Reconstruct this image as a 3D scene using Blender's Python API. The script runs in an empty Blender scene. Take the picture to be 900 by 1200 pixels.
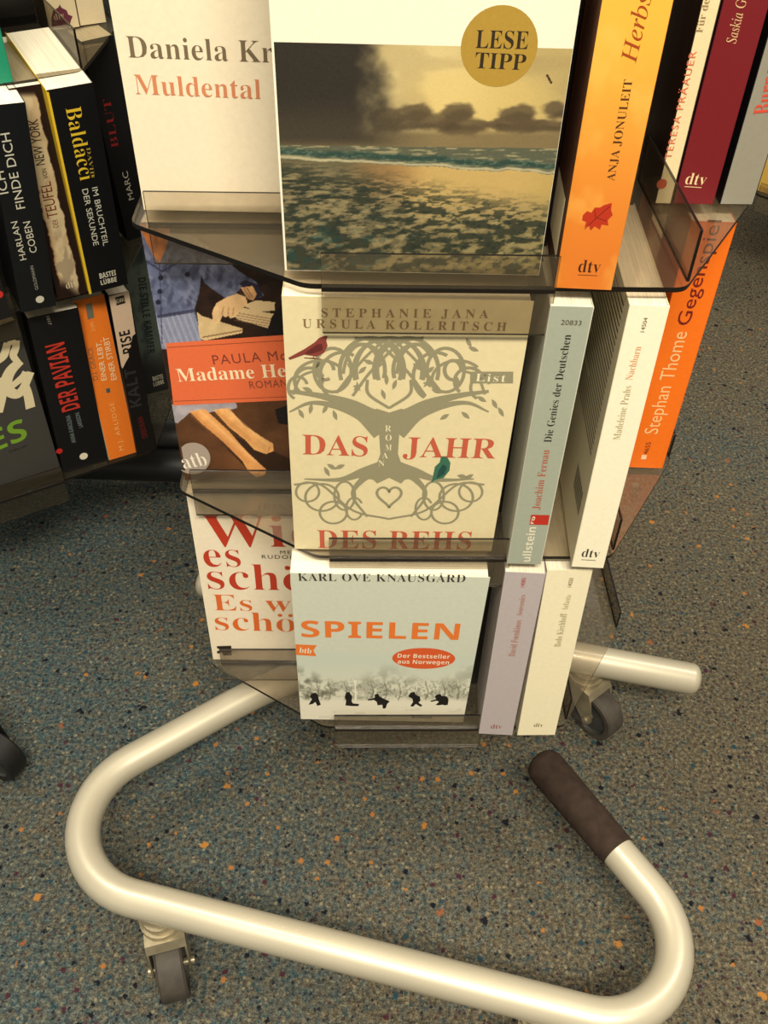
import bpy, math, random
import numpy as np
from mathutils import Matrix, Vector

random.seed(4)
rng = np.random.default_rng(7)
C = bpy.context.scene.collection
PI = math.pi

# ------------------------------------------------------------ camera
H = 0.86                      # height of the camera above the carpet (m)
F = 1089.0                    # focal length in pixels of the 900 x 1200 frame
nad = np.array([418. - 450., 1726. - 600., F]); nad /= np.linalg.norm(nad)
fw = np.array([0, 0, 1.]) - nad * nad[2]; fw /= np.linalg.norm(fw)
rt = np.cross(nad, fw)
if rt[0] < 0: rt = -rt
M = np.stack([rt, fw, -nad])  # world = M @ camera(x right, y down, z forward)
CAM = np.array([0, 0, H])

def ray(px, py): return M @ np.array([px - 450., py - 600., F])
def at_z(px, py, z):
    v = ray(px, py); return CAM + v * ((z - H) / v[2])
def on_plane(px, py, o, n):
    v = ray(px, py); return CAM + v * (np.dot(o - CAM, n) / np.dot(v, n))
def project(P):
    c = (np.asarray(P) - CAM) @ M
    return 450 + F * c[..., 0] / c[..., 2], 600 + F * c[..., 1] / c[..., 2]

cam_d = bpy.data.cameras.new('camera'); cam = bpy.data.objects.new('camera', cam_d); C.objects.link(cam)
cam_d.sensor_fit = 'VERTICAL'; cam_d.sensor_height = 24; cam_d.lens = F / 1200 * 24
cam_d.clip_start = .01
R3 = Matrix([[M[i][0], -M[i][1], -M[i][2]] for i in range(3)])
cam.matrix_world = Matrix.Translation((0, 0, H)) @ R3.to_4x4()
bpy.context.scene.camera = cam

# ------------------------------------------------------------ world, lamps, exposure
vs = bpy.context.scene.view_settings
vs.view_transform = 'Standard'; vs.look = 'None'; vs.gamma = 1; vs.use_curve_mapping = False
vs.exposure = 1.0
W = bpy.data.worlds.new('world'); bpy.context.scene.world = W; W.use_nodes = True
W.node_tree.nodes['Background'].inputs[0].default_value = (1, .92, .80, 1)
W.node_tree.nodes['Background'].inputs[1].default_value = .22
def area(name, loc, target, size, power, col=(1, .91, .76)):
    l = bpy.data.lights.new(name, 'AREA'); l.shape = 'RECTANGLE'; l.size, l.size_y = size
    l.energy = power; l.color = col
    o = bpy.data.objects.new(name, l); C.objects.link(o); o.location = loc
    o.rotation_euler = (Vector(target) - Vector(loc)).to_track_quat('-Z', 'Y').to_euler()
    return o
area('ceiling_lamp', (.15, -.75, 2.25), (.05, .5, .4), (1.2, .35), 37)
area('ceiling_lamp', (-.9, .5, 2.5), (0, .5, 0), (.35, 1.2), 13)
area('ceiling_lamp', (1.5, .8, 2.5), (.3, .7, 0), (.35, 1.2), 10)

# ------------------------------------------------------------ materials
def lin(c):
    c = np.asarray(c, float) / 255.
    return np.where(c <= .04045, c / 12.92, ((c + .055) / 1.055) ** 2.4)
_m = {}
def mat(name, rgb, rough=.5, metal=0, spec=.5, noise=0, nscale=60, bump=0, bscale=400, coat=0):
    if name in _m: return _m[name]
    m = bpy.data.materials.new(name); m.use_nodes = True; nt = m.node_tree; b = nt.nodes['Principled BSDF']
    c = lin(rgb)
    b.inputs['Roughness'].default_value = rough; b.inputs['Metallic'].default_value = metal
    b.inputs['Specular IOR Level'].default_value = spec; b.inputs['Coat Weight'].default_value = coat
    tc = nt.nodes.new('ShaderNodeTexCoord')
    n = nt.nodes.new('ShaderNodeTexNoise'); n.inputs['Scale'].default_value = nscale; n.inputs['Detail'].default_value = 4
    nt.links.new(tc.outputs['Object'], n.inputs['Vector'])
    r = nt.nodes.new('ShaderNodeValToRGB')
    r.color_ramp.elements[0].color = (*[x * (1 - noise) for x in c], 1); r.color_ramp.elements[0].position = .3
    r.color_ramp.elements[1].color = (*[min(1, x * (1 + noise)) for x in c], 1); r.color_ramp.elements[1].position = .7
    nt.links.new(n.outputs['Fac'], r.inputs['Fac']); nt.links.new(r.outputs['Color'], b.inputs['Base Color'])
    if bump:
        n2 = nt.nodes.new('ShaderNodeTexNoise'); n2.inputs['Scale'].default_value = bscale
        nt.links.new(tc.outputs['Object'], n2.inputs['Vector'])
        bp = nt.nodes.new('ShaderNodeBump'); bp.inputs['Strength'].default_value = bump; bp.inputs['Distance'].default_value = .0004
        nt.links.new(n2.outputs['Fac'], bp.inputs['Height']); nt.links.new(bp.outputs['Normal'], b.inputs['Normal'])
    _m[name] = m; return m
def paper(rgb, rough=.42):
    return mat('cover_%d_%d_%d' % tuple(rgb), rgb, rough, noise=.03, nscale=300, bump=.15, bscale=900, spec=.35)
def ink(rgb): return mat('ink_%d_%d_%d' % tuple(rgb), rgb, .45, noise=.04, nscale=800, spec=.35)
def print_mat():
    if 'print' in _m: return _m['print']
    m = bpy.data.materials.new('printed_picture'); m.use_nodes = True; nt = m.node_tree; b = nt.nodes['Principled BSDF']
    a = nt.nodes.new('ShaderNodeAttribute'); a.attribute_name = 'Col'
    nt.links.new(a.outputs['Color'], b.inputs['Base Color']); b.inputs['Roughness'].default_value = .4
    b.inputs['Specular IOR Level'].default_value = .35
    _m['print'] = m; return m
def pages_mat():
    if 'pages' in _m: return _m['pages']
    m = bpy.data.materials.new('paper_pages'); m.use_nodes = True; nt = m.node_tree; b = nt.nodes['Principled BSDF']
    tc = nt.nodes.new('ShaderNodeTexCoord'); mp = nt.nodes.new('ShaderNodeMapping'); mp.inputs['Scale'].default_value = (2600, 8, 8)
    n = nt.nodes.new('ShaderNodeTexNoise'); n.inputs['Scale'].default_value = 1
    r = nt.nodes.new('ShaderNodeValToRGB')
    r.color_ramp.elements[0].position = .3; r.color_ramp.elements[0].color = (*lin((214, 202, 172)), 1)
    r.color_ramp.elements[1].position = .6; r.color_ramp.elements[1].color = (*lin((240, 232, 208)), 1)
    nt.links.new(tc.outputs['Object'], mp.inputs[0]); nt.links.new(mp.outputs[0], n.inputs['Vector'])
    nt.links.new(n.outputs['Fac'], r.inputs['Fac']); nt.links.new(r.outputs['Color'], b.inputs['Base Color'])
    b.inputs['Roughness'].default_value = .9
    _m['pages'] = m; return m
def acrylic(name, rgb, refl=.35, mottle=.02, haze=.08, hz=(150, 138, 112)):
    """thin sheet of tinted clear plastic: tint once per surface plus a fresnel gloss"""
    if name in _m: return _m[name]
    m = bpy.data.materials.new(name); m.use_nodes = True; nt = m.node_tree
    for n in list(nt.nodes): nt.nodes.remove(n)
    out = nt.nodes.new('ShaderNodeOutputMaterial'); tr = nt.nodes.new('ShaderNodeBsdfTransparent')
    gl = nt.nodes.new('ShaderNodeBsdfGlossy'); gl.inputs['Roughness'].default_value = .12
    di = nt.nodes.new('ShaderNodeBsdfDiffuse'); di.inputs['Color'].default_value = (*lin(hz), 1)
    mx = nt.nodes.new('ShaderNodeMixShader'); m2 = nt.nodes.new('ShaderNodeMixShader'); m2.inputs[0].default_value = haze
    fr = nt.nodes.new('ShaderNodeFresnel'); fr.inputs['IOR'].default_value = 1.49
    mu = nt.nodes.new('ShaderNodeMath'); mu.operation = 'MULTIPLY'; mu.inputs[1].default_value = refl
    tc = nt.nodes.new('ShaderNodeTexCoord'); n = nt.nodes.new('ShaderNodeTexNoise'); n.inputs['Scale'].default_value = 90; n.inputs['Detail'].default_value = 5
    r = nt.nodes.new('ShaderNodeValToRGB'); c = np.array(rgb)
    r.color_ramp.elements[0].position = .35; r.color_ramp.elements[1].position = .65
    r.color_ramp.elements[0].color = (*(c * (1 - mottle)), 1); r.color_ramp.elements[1].color = (*np.minimum(1, c * (1 + mottle)), 1)
    nt.links.new(tc.outputs['Object'], n.inputs['Vector']); nt.links.new(n.outputs['Fac'], r.inputs['Fac'])
    nt.links.new(r.outputs['Color'], tr.inputs['Color'])
    nt.links.new(fr.outputs[0], mu.inputs[0])
    nt.links.new(tr.outputs[0], m2.inputs[1]); nt.links.new(di.outputs[0], m2.inputs[2])
    nt.links.new(mu.outputs[0], mx.inputs[0]); nt.links.new(m2.outputs[0], mx.inputs[1]); nt.links.new(gl.outputs[0], mx.inputs[2])
    nt.links.new(mx.outputs[0], out.inputs['Surface'])
    _m[name] = m; return m
SMOKE = acrylic('smoked_acrylic', (.90, .87, .82))
SMOKE_D = acrylic('dark_smoked_acrylic', (.80, .77, .72), haze=.035)
EDGE = mat('acrylic_edge', (22, 17, 13), .25, noise=.2)
EDGE_L = mat('acrylic_edge_light', (120, 108, 80), .25, noise=.2)
DARK = mat('dark_plastic_panel', (20, 17, 15), .35, noise=.2)  # dark plastic, its near-black also carrying the depth shade between the books
ENAMEL = mat('silver_grey_enamel', (192, 184, 160), .4, metal=.35, noise=.04, nscale=15, coat=.3, bump=.05, bscale=1500)
RUBBER = mat('brown_black_foam_rubber', (52, 40, 32), .85, noise=.25, nscale=120, bump=.6, bscale=1600, spec=.2)
TYRE = mat('grey_rubber_tyre', (62, 56, 47), .7, noise=.3, nscale=70, bump=.3, bscale=900)
WHEELC = mat('wheel_plastic', (55, 56, 52), .45, noise=.2)
ZINC = mat('zinc_plated_steel', (150, 140, 114), .4, metal=.55, noise=.25, nscale=60)
BLACKM = mat('black_powder_coat', (18, 17, 16), .5, noise=.2)

# ------------------------------------------------------------ mesh helpers
def link(name, me, parent=None, **tags):
    o = bpy.data.objects.new(name, me); C.objects.link(o)
    if parent is not None: o.parent = parent
    for k, v in tags.items(): o[k] = v
    return o
def mesh(name, V, Fc, mats, fm=None, smooth=False):
    me = bpy.data.meshes.new(name); me.from_pydata([tuple(v) for v in V], [], [tuple(f) for f in Fc])
    for m in (mats if isinstance(mats, (list, tuple)) else [mats]): me.materials.append(m)
    if fm is not None: me.polygons.foreach_set('material_index', fm)
    if smooth: me.polygons.foreach_set('use_smooth', [True] * len(me.polygons))
    me.update(); return me
class MB:
    def __init__(s): s.v = []; s.f = []; s.m = []
    def add(s, V, Fc, mi=0):
        n = len(s.v); s.v += [tuple(v) for v in V]; s.f += [tuple(i + n for i in f) for f in Fc]; s.m += [mi] * len(Fc)
    def box(s, a, b, mi=0, side=None):
        x0, y0, z0 = a; x1, y1, z1 = b
        V = [(x0, y0, z0), (x1, y0, z0), (x1, y1, z0), (x0, y1, z0), (x0, y0, z1), (x1, y0, z1), (x1, y1, z1), (x0, y1, z1)]
        Fc = [(0, 3, 2, 1), (4, 5, 6, 7), (0, 1, 5, 4), (1, 2, 6, 5), (2, 3, 7, 6), (3, 0, 4, 7)]
        s.add(V, Fc, mi)
        if side is not None:          # material index of each face: bottom, top, front, right, back, left
            s.m[-6:] = side
    def prism(s, pts, z0, z1, mi=0, edge=None):
        n = len(pts); V = [(x, y, z0) for x, y in pts] + [(x, y, z1) for x, y in pts]
        s.add(V, [tuple(range(n - 1, -1, -1)), tuple(range(n, 2 * n))], mi)
        s.f += [tuple(k + len(s.v) - 2 * n for k in (i, (i + 1) % n, (i + 1) % n + n, i + n)) for i in range(n)]
        s.m += [mi if edge is None else edge] * n
    def sweep(s, P, r, n=20, mi=0, round_end=(False, False)):
        P = [Vector(p) for p in P]; rs = r if isinstance(r, (list, tuple)) else [r] * len(P)
        if round_end[1]:
            d = (P[-1] - P[-2]).normalized(); e = P[-1]; rr = rs[-1]; rs = list(rs)
            for a in (25, 45, 62, 76, 86): P.append(e + d * rr * .55 * math.sin(math.radians(a))); rs.append(rr * math.cos(math.radians(a)))
        if round_end[0]:
            d = (P[0] - P[1]).normalized(); e = P[0]; rr = rs[0]; rs = list(rs)
            for a in (25, 45, 62, 76, 86): P.insert(0, e + d * rr * .55 * math.sin(math.radians(a))); rs.insert(0, rr * math.cos(math.radians(a)))
        T = [(P[min(i + 1, len(P) - 1)] - P[max(i - 1, 0)]).normalized() for i in range(len(P))]
        up = Vector((0, 0, 1)) if abs(T[0].z) < .9 else Vector((0, 1, 0))
        V = []; nrm = (up - T[0] * up.dot(T[0])).normalized()
        for p, t, q in zip(P, T, rs):
            nrm = (nrm - t * nrm.dot(t)).normalized(); b = t.cross(nrm)
            V += [p + (nrm * math.cos(2 * PI * k / n) + b * math.sin(2 * PI * k / n)) * q for k in range(n)]
        Fc = [(i * n + k, i * n + (k + 1) % n, (i + 1) * n + (k + 1) % n, (i + 1) * n + k) for i in range(len(P) - 1) for k in range(n)]
        Fc += [tuple(range(n - 1, -1, -1)), tuple((len(P) - 1) * n + k for k in range(n))]
        s.add(V, Fc, mi)
    def build(s, name, mats, parent=None, smooth=False, bevel=0, **tags):
        o = link(name, mesh(name, s.v, s.f, mats, s.m, smooth), parent, **tags)
        if bevel:
            b = o.modifiers.new('bevel', 'BEVEL'); b.width = bevel; b.segments = 2; b.limit_method = 'ANGLE'
        if smooth and hasattr(o.data, 'set_sharp_from_angle'): o.data.set_sharp_from_angle(angle=math.radians(42))
        return o
def fillet(P, R, n=10):
    P = [Vector(p) for p in P]; out = [P[0]]
    for i in range(1, len(P) - 1):
        a = (P[i - 1] - P[i]).normalized(); b = (P[i + 1] - P[i]).normalized(); r = R[i - 1]
        ang = a.angle(b); d = r / math.tan(ang / 2); c = P[i] + (a + b).normalized() * (r / math.sin(ang / 2))
        p0 = P[i] + a * d; p1 = P[i] + b * d; u = p0 - c; w = p1 - c; th = u.angle(w)
        for k in range(n + 1):
            t = k / n; out.append(c + (u * math.sin((1 - t) * th) + w * math.sin(t * th)) / math.sin(th))
    out.append(P[-1]); return out

# ------------------------------------------------------------ lettering: glyph outlines from Blender's own text object
def style_char(ch, st):
    o = ord(ch)
    if st == 'sans': return ch
    base = {'serif': (0x1D400, 0x1D41A, 0x1D7CE), 'thin': (0x1D400, 0x1D41A, 0x1D7CE), 'ital': (0x1D434, 0x1D44E, None), 'bold': (0x1D5D4, 0x1D5EE, 0x1D7EC)}[st]
    if 'A' <= ch <= 'Z': return chr(base[0] + o - 65)
    if st == 'ital' and ch == 'h': return '\u210E'
    if 'a' <= ch <= 'z': return chr(base[1] + o - 97)
    if '0' <= ch <= '9' and base[2]: return chr(base[2] + o - 48)
    return ch
OFFS = {'sans': 0, 'serif': -.005, 'thin': -.0105, 'ital': -.002, 'bold': 0}
PENDING = []                  # lettering is laid out at the end, once every character needed is known
CHS = {st: ['H', 'I'] for st in OFFS}
GL = {}
def build_glyphs():
    """one text object per style: every line is I, the character, I; lines are told apart by height"""
    obs = []; PITCH = 3
    mm = [bpy.data.materials.new('glyph_%d' % k) for k in range(2)]
    for st in OFFS:
        I = style_char('I', st); body = I + I
        CH = CHS[st]
        for ch in CH: body += '\n' + I + style_char(ch, st) + I
        c = bpy.data.curves.new('glyphs', 'FONT'); c.body = body; c.offset = OFFS[st]; c.resolution_u = 3; c.space_line = PITCH
        for m in mm: c.materials.append(m)
        for k in range(len(CH)): c.body_format[3 + 4 * k + 1].material_index = 1
        o = bpy.data.objects.new('glyphs', c); C.objects.link(o); obs.append((st, o))
    dg = bpy.context.evaluated_depsgraph_get()
    for st, o in obs:
        me = bpy.data.meshes.new_from_object(o.evaluated_get(dg)); me.calc_loop_triangles(); n = len(me.vertices)
        co = np.zeros(n * 3); me.vertices.foreach_get('co', co); co = co.reshape(-1, 3)
        nt_ = len(me.loop_triangles); t = np.zeros(nt_ * 3, int); me.loop_triangles.foreach_get('vertices', t); t = t.reshape(-1, 3)
        mi = np.zeros(nt_, int); me.loop_triangles.foreach_get('material_index', mi)
        line = np.floor((1.6 - co[:, 1]) / PITCH).astype(int); tl_ = line[t[:, 0]]
        base = np.ptp(co[line == 0][:, 0])
        for k, ch in enumerate(CHS[st]):
            adv = np.ptp(co[line == k + 1][:, 0]) - base
            tt = t[(tl_ == k + 1) & (mi == 1)]; u, inv = np.unique(tt, return_inverse=True)
            v = co[u][:, :2] + [0, PITCH * (k + 1)]; v[:, 0] -= base
            GL[(st, ch)] = [v, inv.reshape(-1, 3), adv]
        bpy.data.meshes.remove(me)
    for st, o in obs: c = o.data; bpy.data.objects.remove(o); bpy.data.curves.remove(c)
    for m in mm: bpy.data.materials.remove(m)
def capheight(st): return GL[(st, 'H')][0][:, 1].max()
def text2d(s, st, track=0):
    """lettering as 2D triangles, cap height 1, x from 0 to its own length"""
    V = []; T = []; x = 0; n = 0; cap = capheight(st)
    def put(v, t):
        nonlocal n
        V.append(v); T.append(t + n); n += len(v)
    disc = np.array([(math.cos(a), math.sin(a)) for a in np.linspace(0, 2 * PI, 9)[:-1]]); dt = np.array([(0, i, i + 1) for i in range(1, 7)])
    for ch in s:
        if ch == ' ': x += .30 + track * .5; continue
        b = {'Ä': 'A', 'Ö': 'O', 'Ü': 'U', 'ä': 'a', 'ö': 'o', 'ü': 'u', 'Å': 'A'}.get(ch, ch)
        v, t, adv = GL[(st, b)]; put(v + [x, 0], t)
        if ch in 'ÄÖÜäöü':
            cx = x + (v[:, 0].min() + v[:, 0].max()) / 2; top = v[:, 1].max() + .13
            for dx in (-.12, .12): put(disc * .055 + [cx + dx, top], dt)
        if ch == 'Å':
            cx = x + (v[:, 0].min() + v[:, 0].max()) / 2; top = v[:, 1].max() + .07
            r = np.concatenate([disc * .085, disc * .05]) + [cx, top]
            q = [(i, (i + 1) % 8, (i + 1) % 8 + 8) for i in range(8)] + [(i, (i + 1) % 8 + 8, i + 8) for i in range(8)]
            put(r, np.array(q))
        x += adv + track
    V = np.concatenate(V); T = np.concatenate(T)
    x0 = V[:, 0].min(); V = (V - [x0, 0]) / cap
    return V, T
def stroke2d(P, w, closed=False):
    """a ribbon of width w (number or list) along a 2D polyline"""
    P = np.asarray(P, float); n = len(P); w = np.full(n, w, float) if np.isscalar(w) else np.interp(np.linspace(0, 1, n), np.linspace(0, 1, len(w)), w)
    if closed: t = np.roll(P, -1, 0) - np.roll(P, 1, 0)
    else: t = np.gradient(P, axis=0)
    t /= np.linalg.norm(t, axis=1)[:, None] + 1e-9; nn = np.stack([-t[:, 1], t[:, 0]], 1)
    V = np.concatenate([P + nn * w[:, None] / 2, P - nn * w[:, None] / 2]); q = []
    for i in range(n if closed else n - 1):
        j = (i + 1) % n; q += [(i, j, j + n), (i, j + n, i + n)]
    return V, np.array(q)
def smooth_path(P, n=24):
    P = np.asarray(P, float); out = []
    Q = np.concatenate([[2 * P[0] - P[1]], P, [2 * P[-1] - P[-2]]])
    for i in range(1, len(Q) - 2):
        for k in range(max(2, n // (len(P) - 1))):
            t = k / max(2, n // (len(P) - 1)); a, b, c, d = Q[i - 1:i + 3]
            out.append(.5 * (2 * b + (c - a) * t + (2 * a - 5 * b + 4 * c - d) * t * t + (3 * b - a - 3 * c + d) * t ** 3))
    out.append(P[-1]); return np.array(out)
def poly2d(P):
    P = np.asarray(P, float)
    from mathutils.geometry import tessellate_polygon
    t = tessellate_polygon([[Vector((x, y, 0)) for x, y in P]]); return P, np.array(t)

# ------------------------------------------------------------ picture painting in plain arrays (flat print only)
def vnoise(x, y, seed=0):
    xi = np.floor(x).astype(int); yi = np.floor(y).astype(int); xf = x - xi; yf = y - yi
    xf = xf * xf * (3 - 2 * xf); yf = yf * yf * (3 - 2 * yf)
    def h(a, b):
        s = np.sin(a * 127.1 + b * 311.7 + seed * 74.7) * 43758.5453; return s - np.floor(s)
    return (h(xi, yi) * (1 - xf) + h(xi + 1, yi) * xf) * (1 - yf) + (h(xi, yi + 1) * (1 - xf) + h(xi + 1, yi + 1) * xf) * yf
def fbm(x, y, seed=0, o=4):
    s = 0; a = .5
    for i in range(o): s = s + a * vnoise(x * 2 ** i, y * 2 ** i, seed + i); a *= .5
    return s / (1 - .5 ** o)
def ss(a, b, x):
    t = np.clip((x - a) / (b - a), 0, 1); return t * t * (3 - 2 * t)
def inside(X, Y, P):
    P = np.asarray(P, float); r = np.zeros(X.shape, bool); n = len(P); j = n - 1
    for i in range(n):
        xi, yi = P[i]; xj, yj = P[j]
        c = ((yi > Y) != (yj > Y)) & (X < (xj - xi) * (Y - yi) / (yj - yi + 1e-12) + xi); r ^= c; j = i
    return r
def blend(c, k, col):
    k = np.asarray(k, float)[..., None]; return c * (1 - k) + np.asarray(col, float) * k
def dline(X, Y, a, b):
    ax, ay = a; bx, by = b; t = np.clip(((X - ax) * (bx - ax) + (Y - ay) * (by - ay)) / ((bx - ax) ** 2 + (by - ay) ** 2), 0, 1)
    return np.hypot(X - ax - t * (bx - ax), Y - ay - t * (by - ay))

# ------------------------------------------------------------ books
class Book:
    """canonical frame: spine faces -y at y=0, front cover faces +x, bottom at z=0"""
    def __init__(s, label, group, mode, bl, z, w, h, t, yaw=None, br=None, tl=None, cover=(230, 225, 205), spine=None, back=None, right_anchor=False, dy=0, name='paperback_book'):
        P0 = at_z(*bl, z); P0[1] += dy
        if br is not None:
            P1 = at_z(*br, z); P1[1] += dy
            if yaw is None: yaw = math.atan2(P1[1] - P0[1], P1[0] - P0[0])
            else: yaw = math.radians(yaw)
            if w is None: w = float(np.linalg.norm((P1 - P0)[:2]))
        else: yaw = math.radians(yaw)
        ex = np.array([math.cos(yaw), math.sin(yaw), 0]); ez = np.array([0, 0, 1.])
        if right_anchor: P0 = P0 - ex * w
        if tl is not None:
            r = ray(*tl); r = r / np.linalg.norm(r); O = P0 - CAM; b = r @ O; d = b * b - O @ O + h * h
            if d > 0:
                c2 = [r * (b + q * d ** .5) for q in (-1, 1)]; e = max(((c - O) / h for c in c2), key=lambda v: v[2]); ez = e
                ex = ex - ez * (ex @ ez); ex /= np.linalg.norm(ex)
        ey = np.cross(ez, ex)
        P0 = P0 + np.array([0, 0, .0006])
        s.O, s.ex, s.ey, s.ez = P0, ex, ey, ez; s.mode, s.w, s.h, s.t = mode, w, h, t
        s.root = bpy.data.objects.new(name, None); C.objects.link(s.root); s.root.empty_display_size = .02
        s.root['label'] = label; s.root['category'] = 'book'
        if group: s.root['group'] = group
        if mode == 'spine': T, D = w, t; ax = (ex, ey, ez); org = P0 + ex * w / 2
        else: T, D = t, w; ax = (-ey, ex, ez); org = P0 + ey * t / 2
        s.T, s.D = T, D
        m = Matrix.Identity(4)
        for i in range(3):
            for j in range(3): m[j][i] = ax[i][j]
            m[i][3] = org[i]
        s.root.matrix_world = m
        k = .0005; b = MB(); g = .0007
        b.box((T / 2 - k, 0, 0), (T / 2, D, h), 0); b.box((-T / 2, 0, 0), (-T / 2 + k, D, h), 2); b.box((-T / 2 + k, 0, 0), (T / 2 - k, k, h), 1)
        # rounded spine edges: small quarter fillets on the two long edges
        cm = [paper(cover), paper(spine or cover), paper(back or cover)]
        o = b.build('cover', cm, s.root)
        q = MB(); q.box((-T / 2 + k, k, g), (T / 2 - k, D - .0012, h - g)); q.build('pages', pages_mat(), s.root)
        s.lay = {}
    def uv(s, px, py):
        p = on_plane(px, py, s.O, s.ey) - s.O; return np.array([p @ s.ex, p @ s.ez])
    def local(s, U, layer, face=None):
        U = np.asarray(U); e = .00012 + layer * .00008 + (U[:, 2] if U.shape[1] > 2 else 0 * U[:, 0]); z = U[:, 1]; f = face or s.mode
        if f == 'spine': return np.stack([U[:, 0] - s.w / 2, -e, z], 1)
        if f == 'front': return np.stack([s.T / 2 + e, U[:, 0], z], 1)
        if f == 'back': return np.stack([-s.T / 2 - e, U[:, 0], z], 1)
    def put(s, name, V, T, rgb, layer=1, face=None, label=None):
        o = link(name, mesh(name, s.local(V, layer, face), T, ink(rgb)), s.root)
        if label: o['label'] = label
        return o
    def text(s, *args, **kw): PENDING.append((s, args, kw))
    def write(s, txt, a, b, top, rgb, st='sans', track=0, name='lettering', layer=2):
        A = s.uv(*a); B = s.uv(*b); d = B - A; L = np.linalg.norm(d); d /= L; p = np.array([-d[1], d[0]])
        hh = (s.uv(*top) - A) @ p
        V, T = text2d(txt, st, track); V = V * [L / V[:, 0].max(), hh]
        U = A + V[:, :1] * d + V[:, 1:] * p
        return s.put(name, U, T, rgb, layer)
    def px(s, P): return np.array([s.uv(*p) for p in P])
    def poly(s, P, rgb, name='printed_shape', layer=1, label=None):
        V, T = poly2d(s.px(P)); return s.put(name, V, T, rgb, layer, label=label)
    def disc(s, c, r, rgb, name='sticker', layer=1, ry=None, n=40, label=None):
        a = s.uv(*c); ru = abs(s.uv(c[0] + r, c[1])[0] - a[0]); rv = ru if ry is None else abs(s.uv(c[0], c[1] + ry)[1] - a[1])
        V = np.array([a] + [a + [ru * math.cos(t), rv * math.sin(t)] for t in np.linspace(0, 2 * PI, n + 1)[:-1]])
        T = np.array([(0, i, i % n + 1) for i in range(1, n + 1)]); return s.put(name, V, T, rgb, layer, label=label)
    def strokes(s, L, rgb, name='line_drawing', layer=1):
        """list of (pixel path, width in px, closed)"""
        Vs = []; Ts = []; n = 0; sc = np.linalg.norm(s.uv(460, 500) - s.uv(450, 500)) / 10
        for k, (P, w, cl) in enumerate(L):
            V, T = stroke2d(s.px(P), np.asarray(w) * sc if not np.isscalar(w) else w * sc, cl); V = np.concatenate([V, np.full((len(V), 1), k * 1.5e-6)], 1); Vs.append(V); Ts.append(T + n); n += len(V)
        return s.put(name, np.concatenate(Vs), np.concatenate(Ts), rgb, layer)
    def picture(s, fn, u0, u1, v0, v1, nu, nv, name='cover_picture', layer=0):
        u = np.linspace(u0, u1, nu); v = np.linspace(v0, v1, nv); U, Vv = np.meshgrid(u, v)
        P = s.O + U[..., None] * s.ex + Vv[..., None] * s.ez
        X, Y = project(P); col = np.clip(fn(X, Y), 0, 255)
        loc = s.local(np.stack([U.ravel(), Vv.ravel()], 1), layer)
        me = bpy.data.meshes.new(name); N = nu * nv; nf = (nu - 1) * (nv - 1)
        me.vertices.add(N); me.vertices.foreach_set('co', loc.ravel())
        i = (np.arange(nv - 1)[:, None] * nu + np.arange(nu - 1)[None]).ravel()
        q = np.stack([i, i + 1, i + nu + 1, i + nu], 1).ravel()
        me.loops.add(nf * 4); me.loops.foreach_set('vertex_index', q)
        me.polygons.add(nf); me.polygons.foreach_set('loop_start', np.arange(nf) * 4)
        me.update(calc_edges=True)
        at = me.color_attributes.new('Col', 'FLOAT_COLOR', 'POINT')
        at.data.foreach_set('color', np.concatenate([lin(col.reshape(-1, 3)), np.ones((N, 1))], 1).ravel())
        me.materials.append(print_mat()); return link(name, me, s.root)

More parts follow.
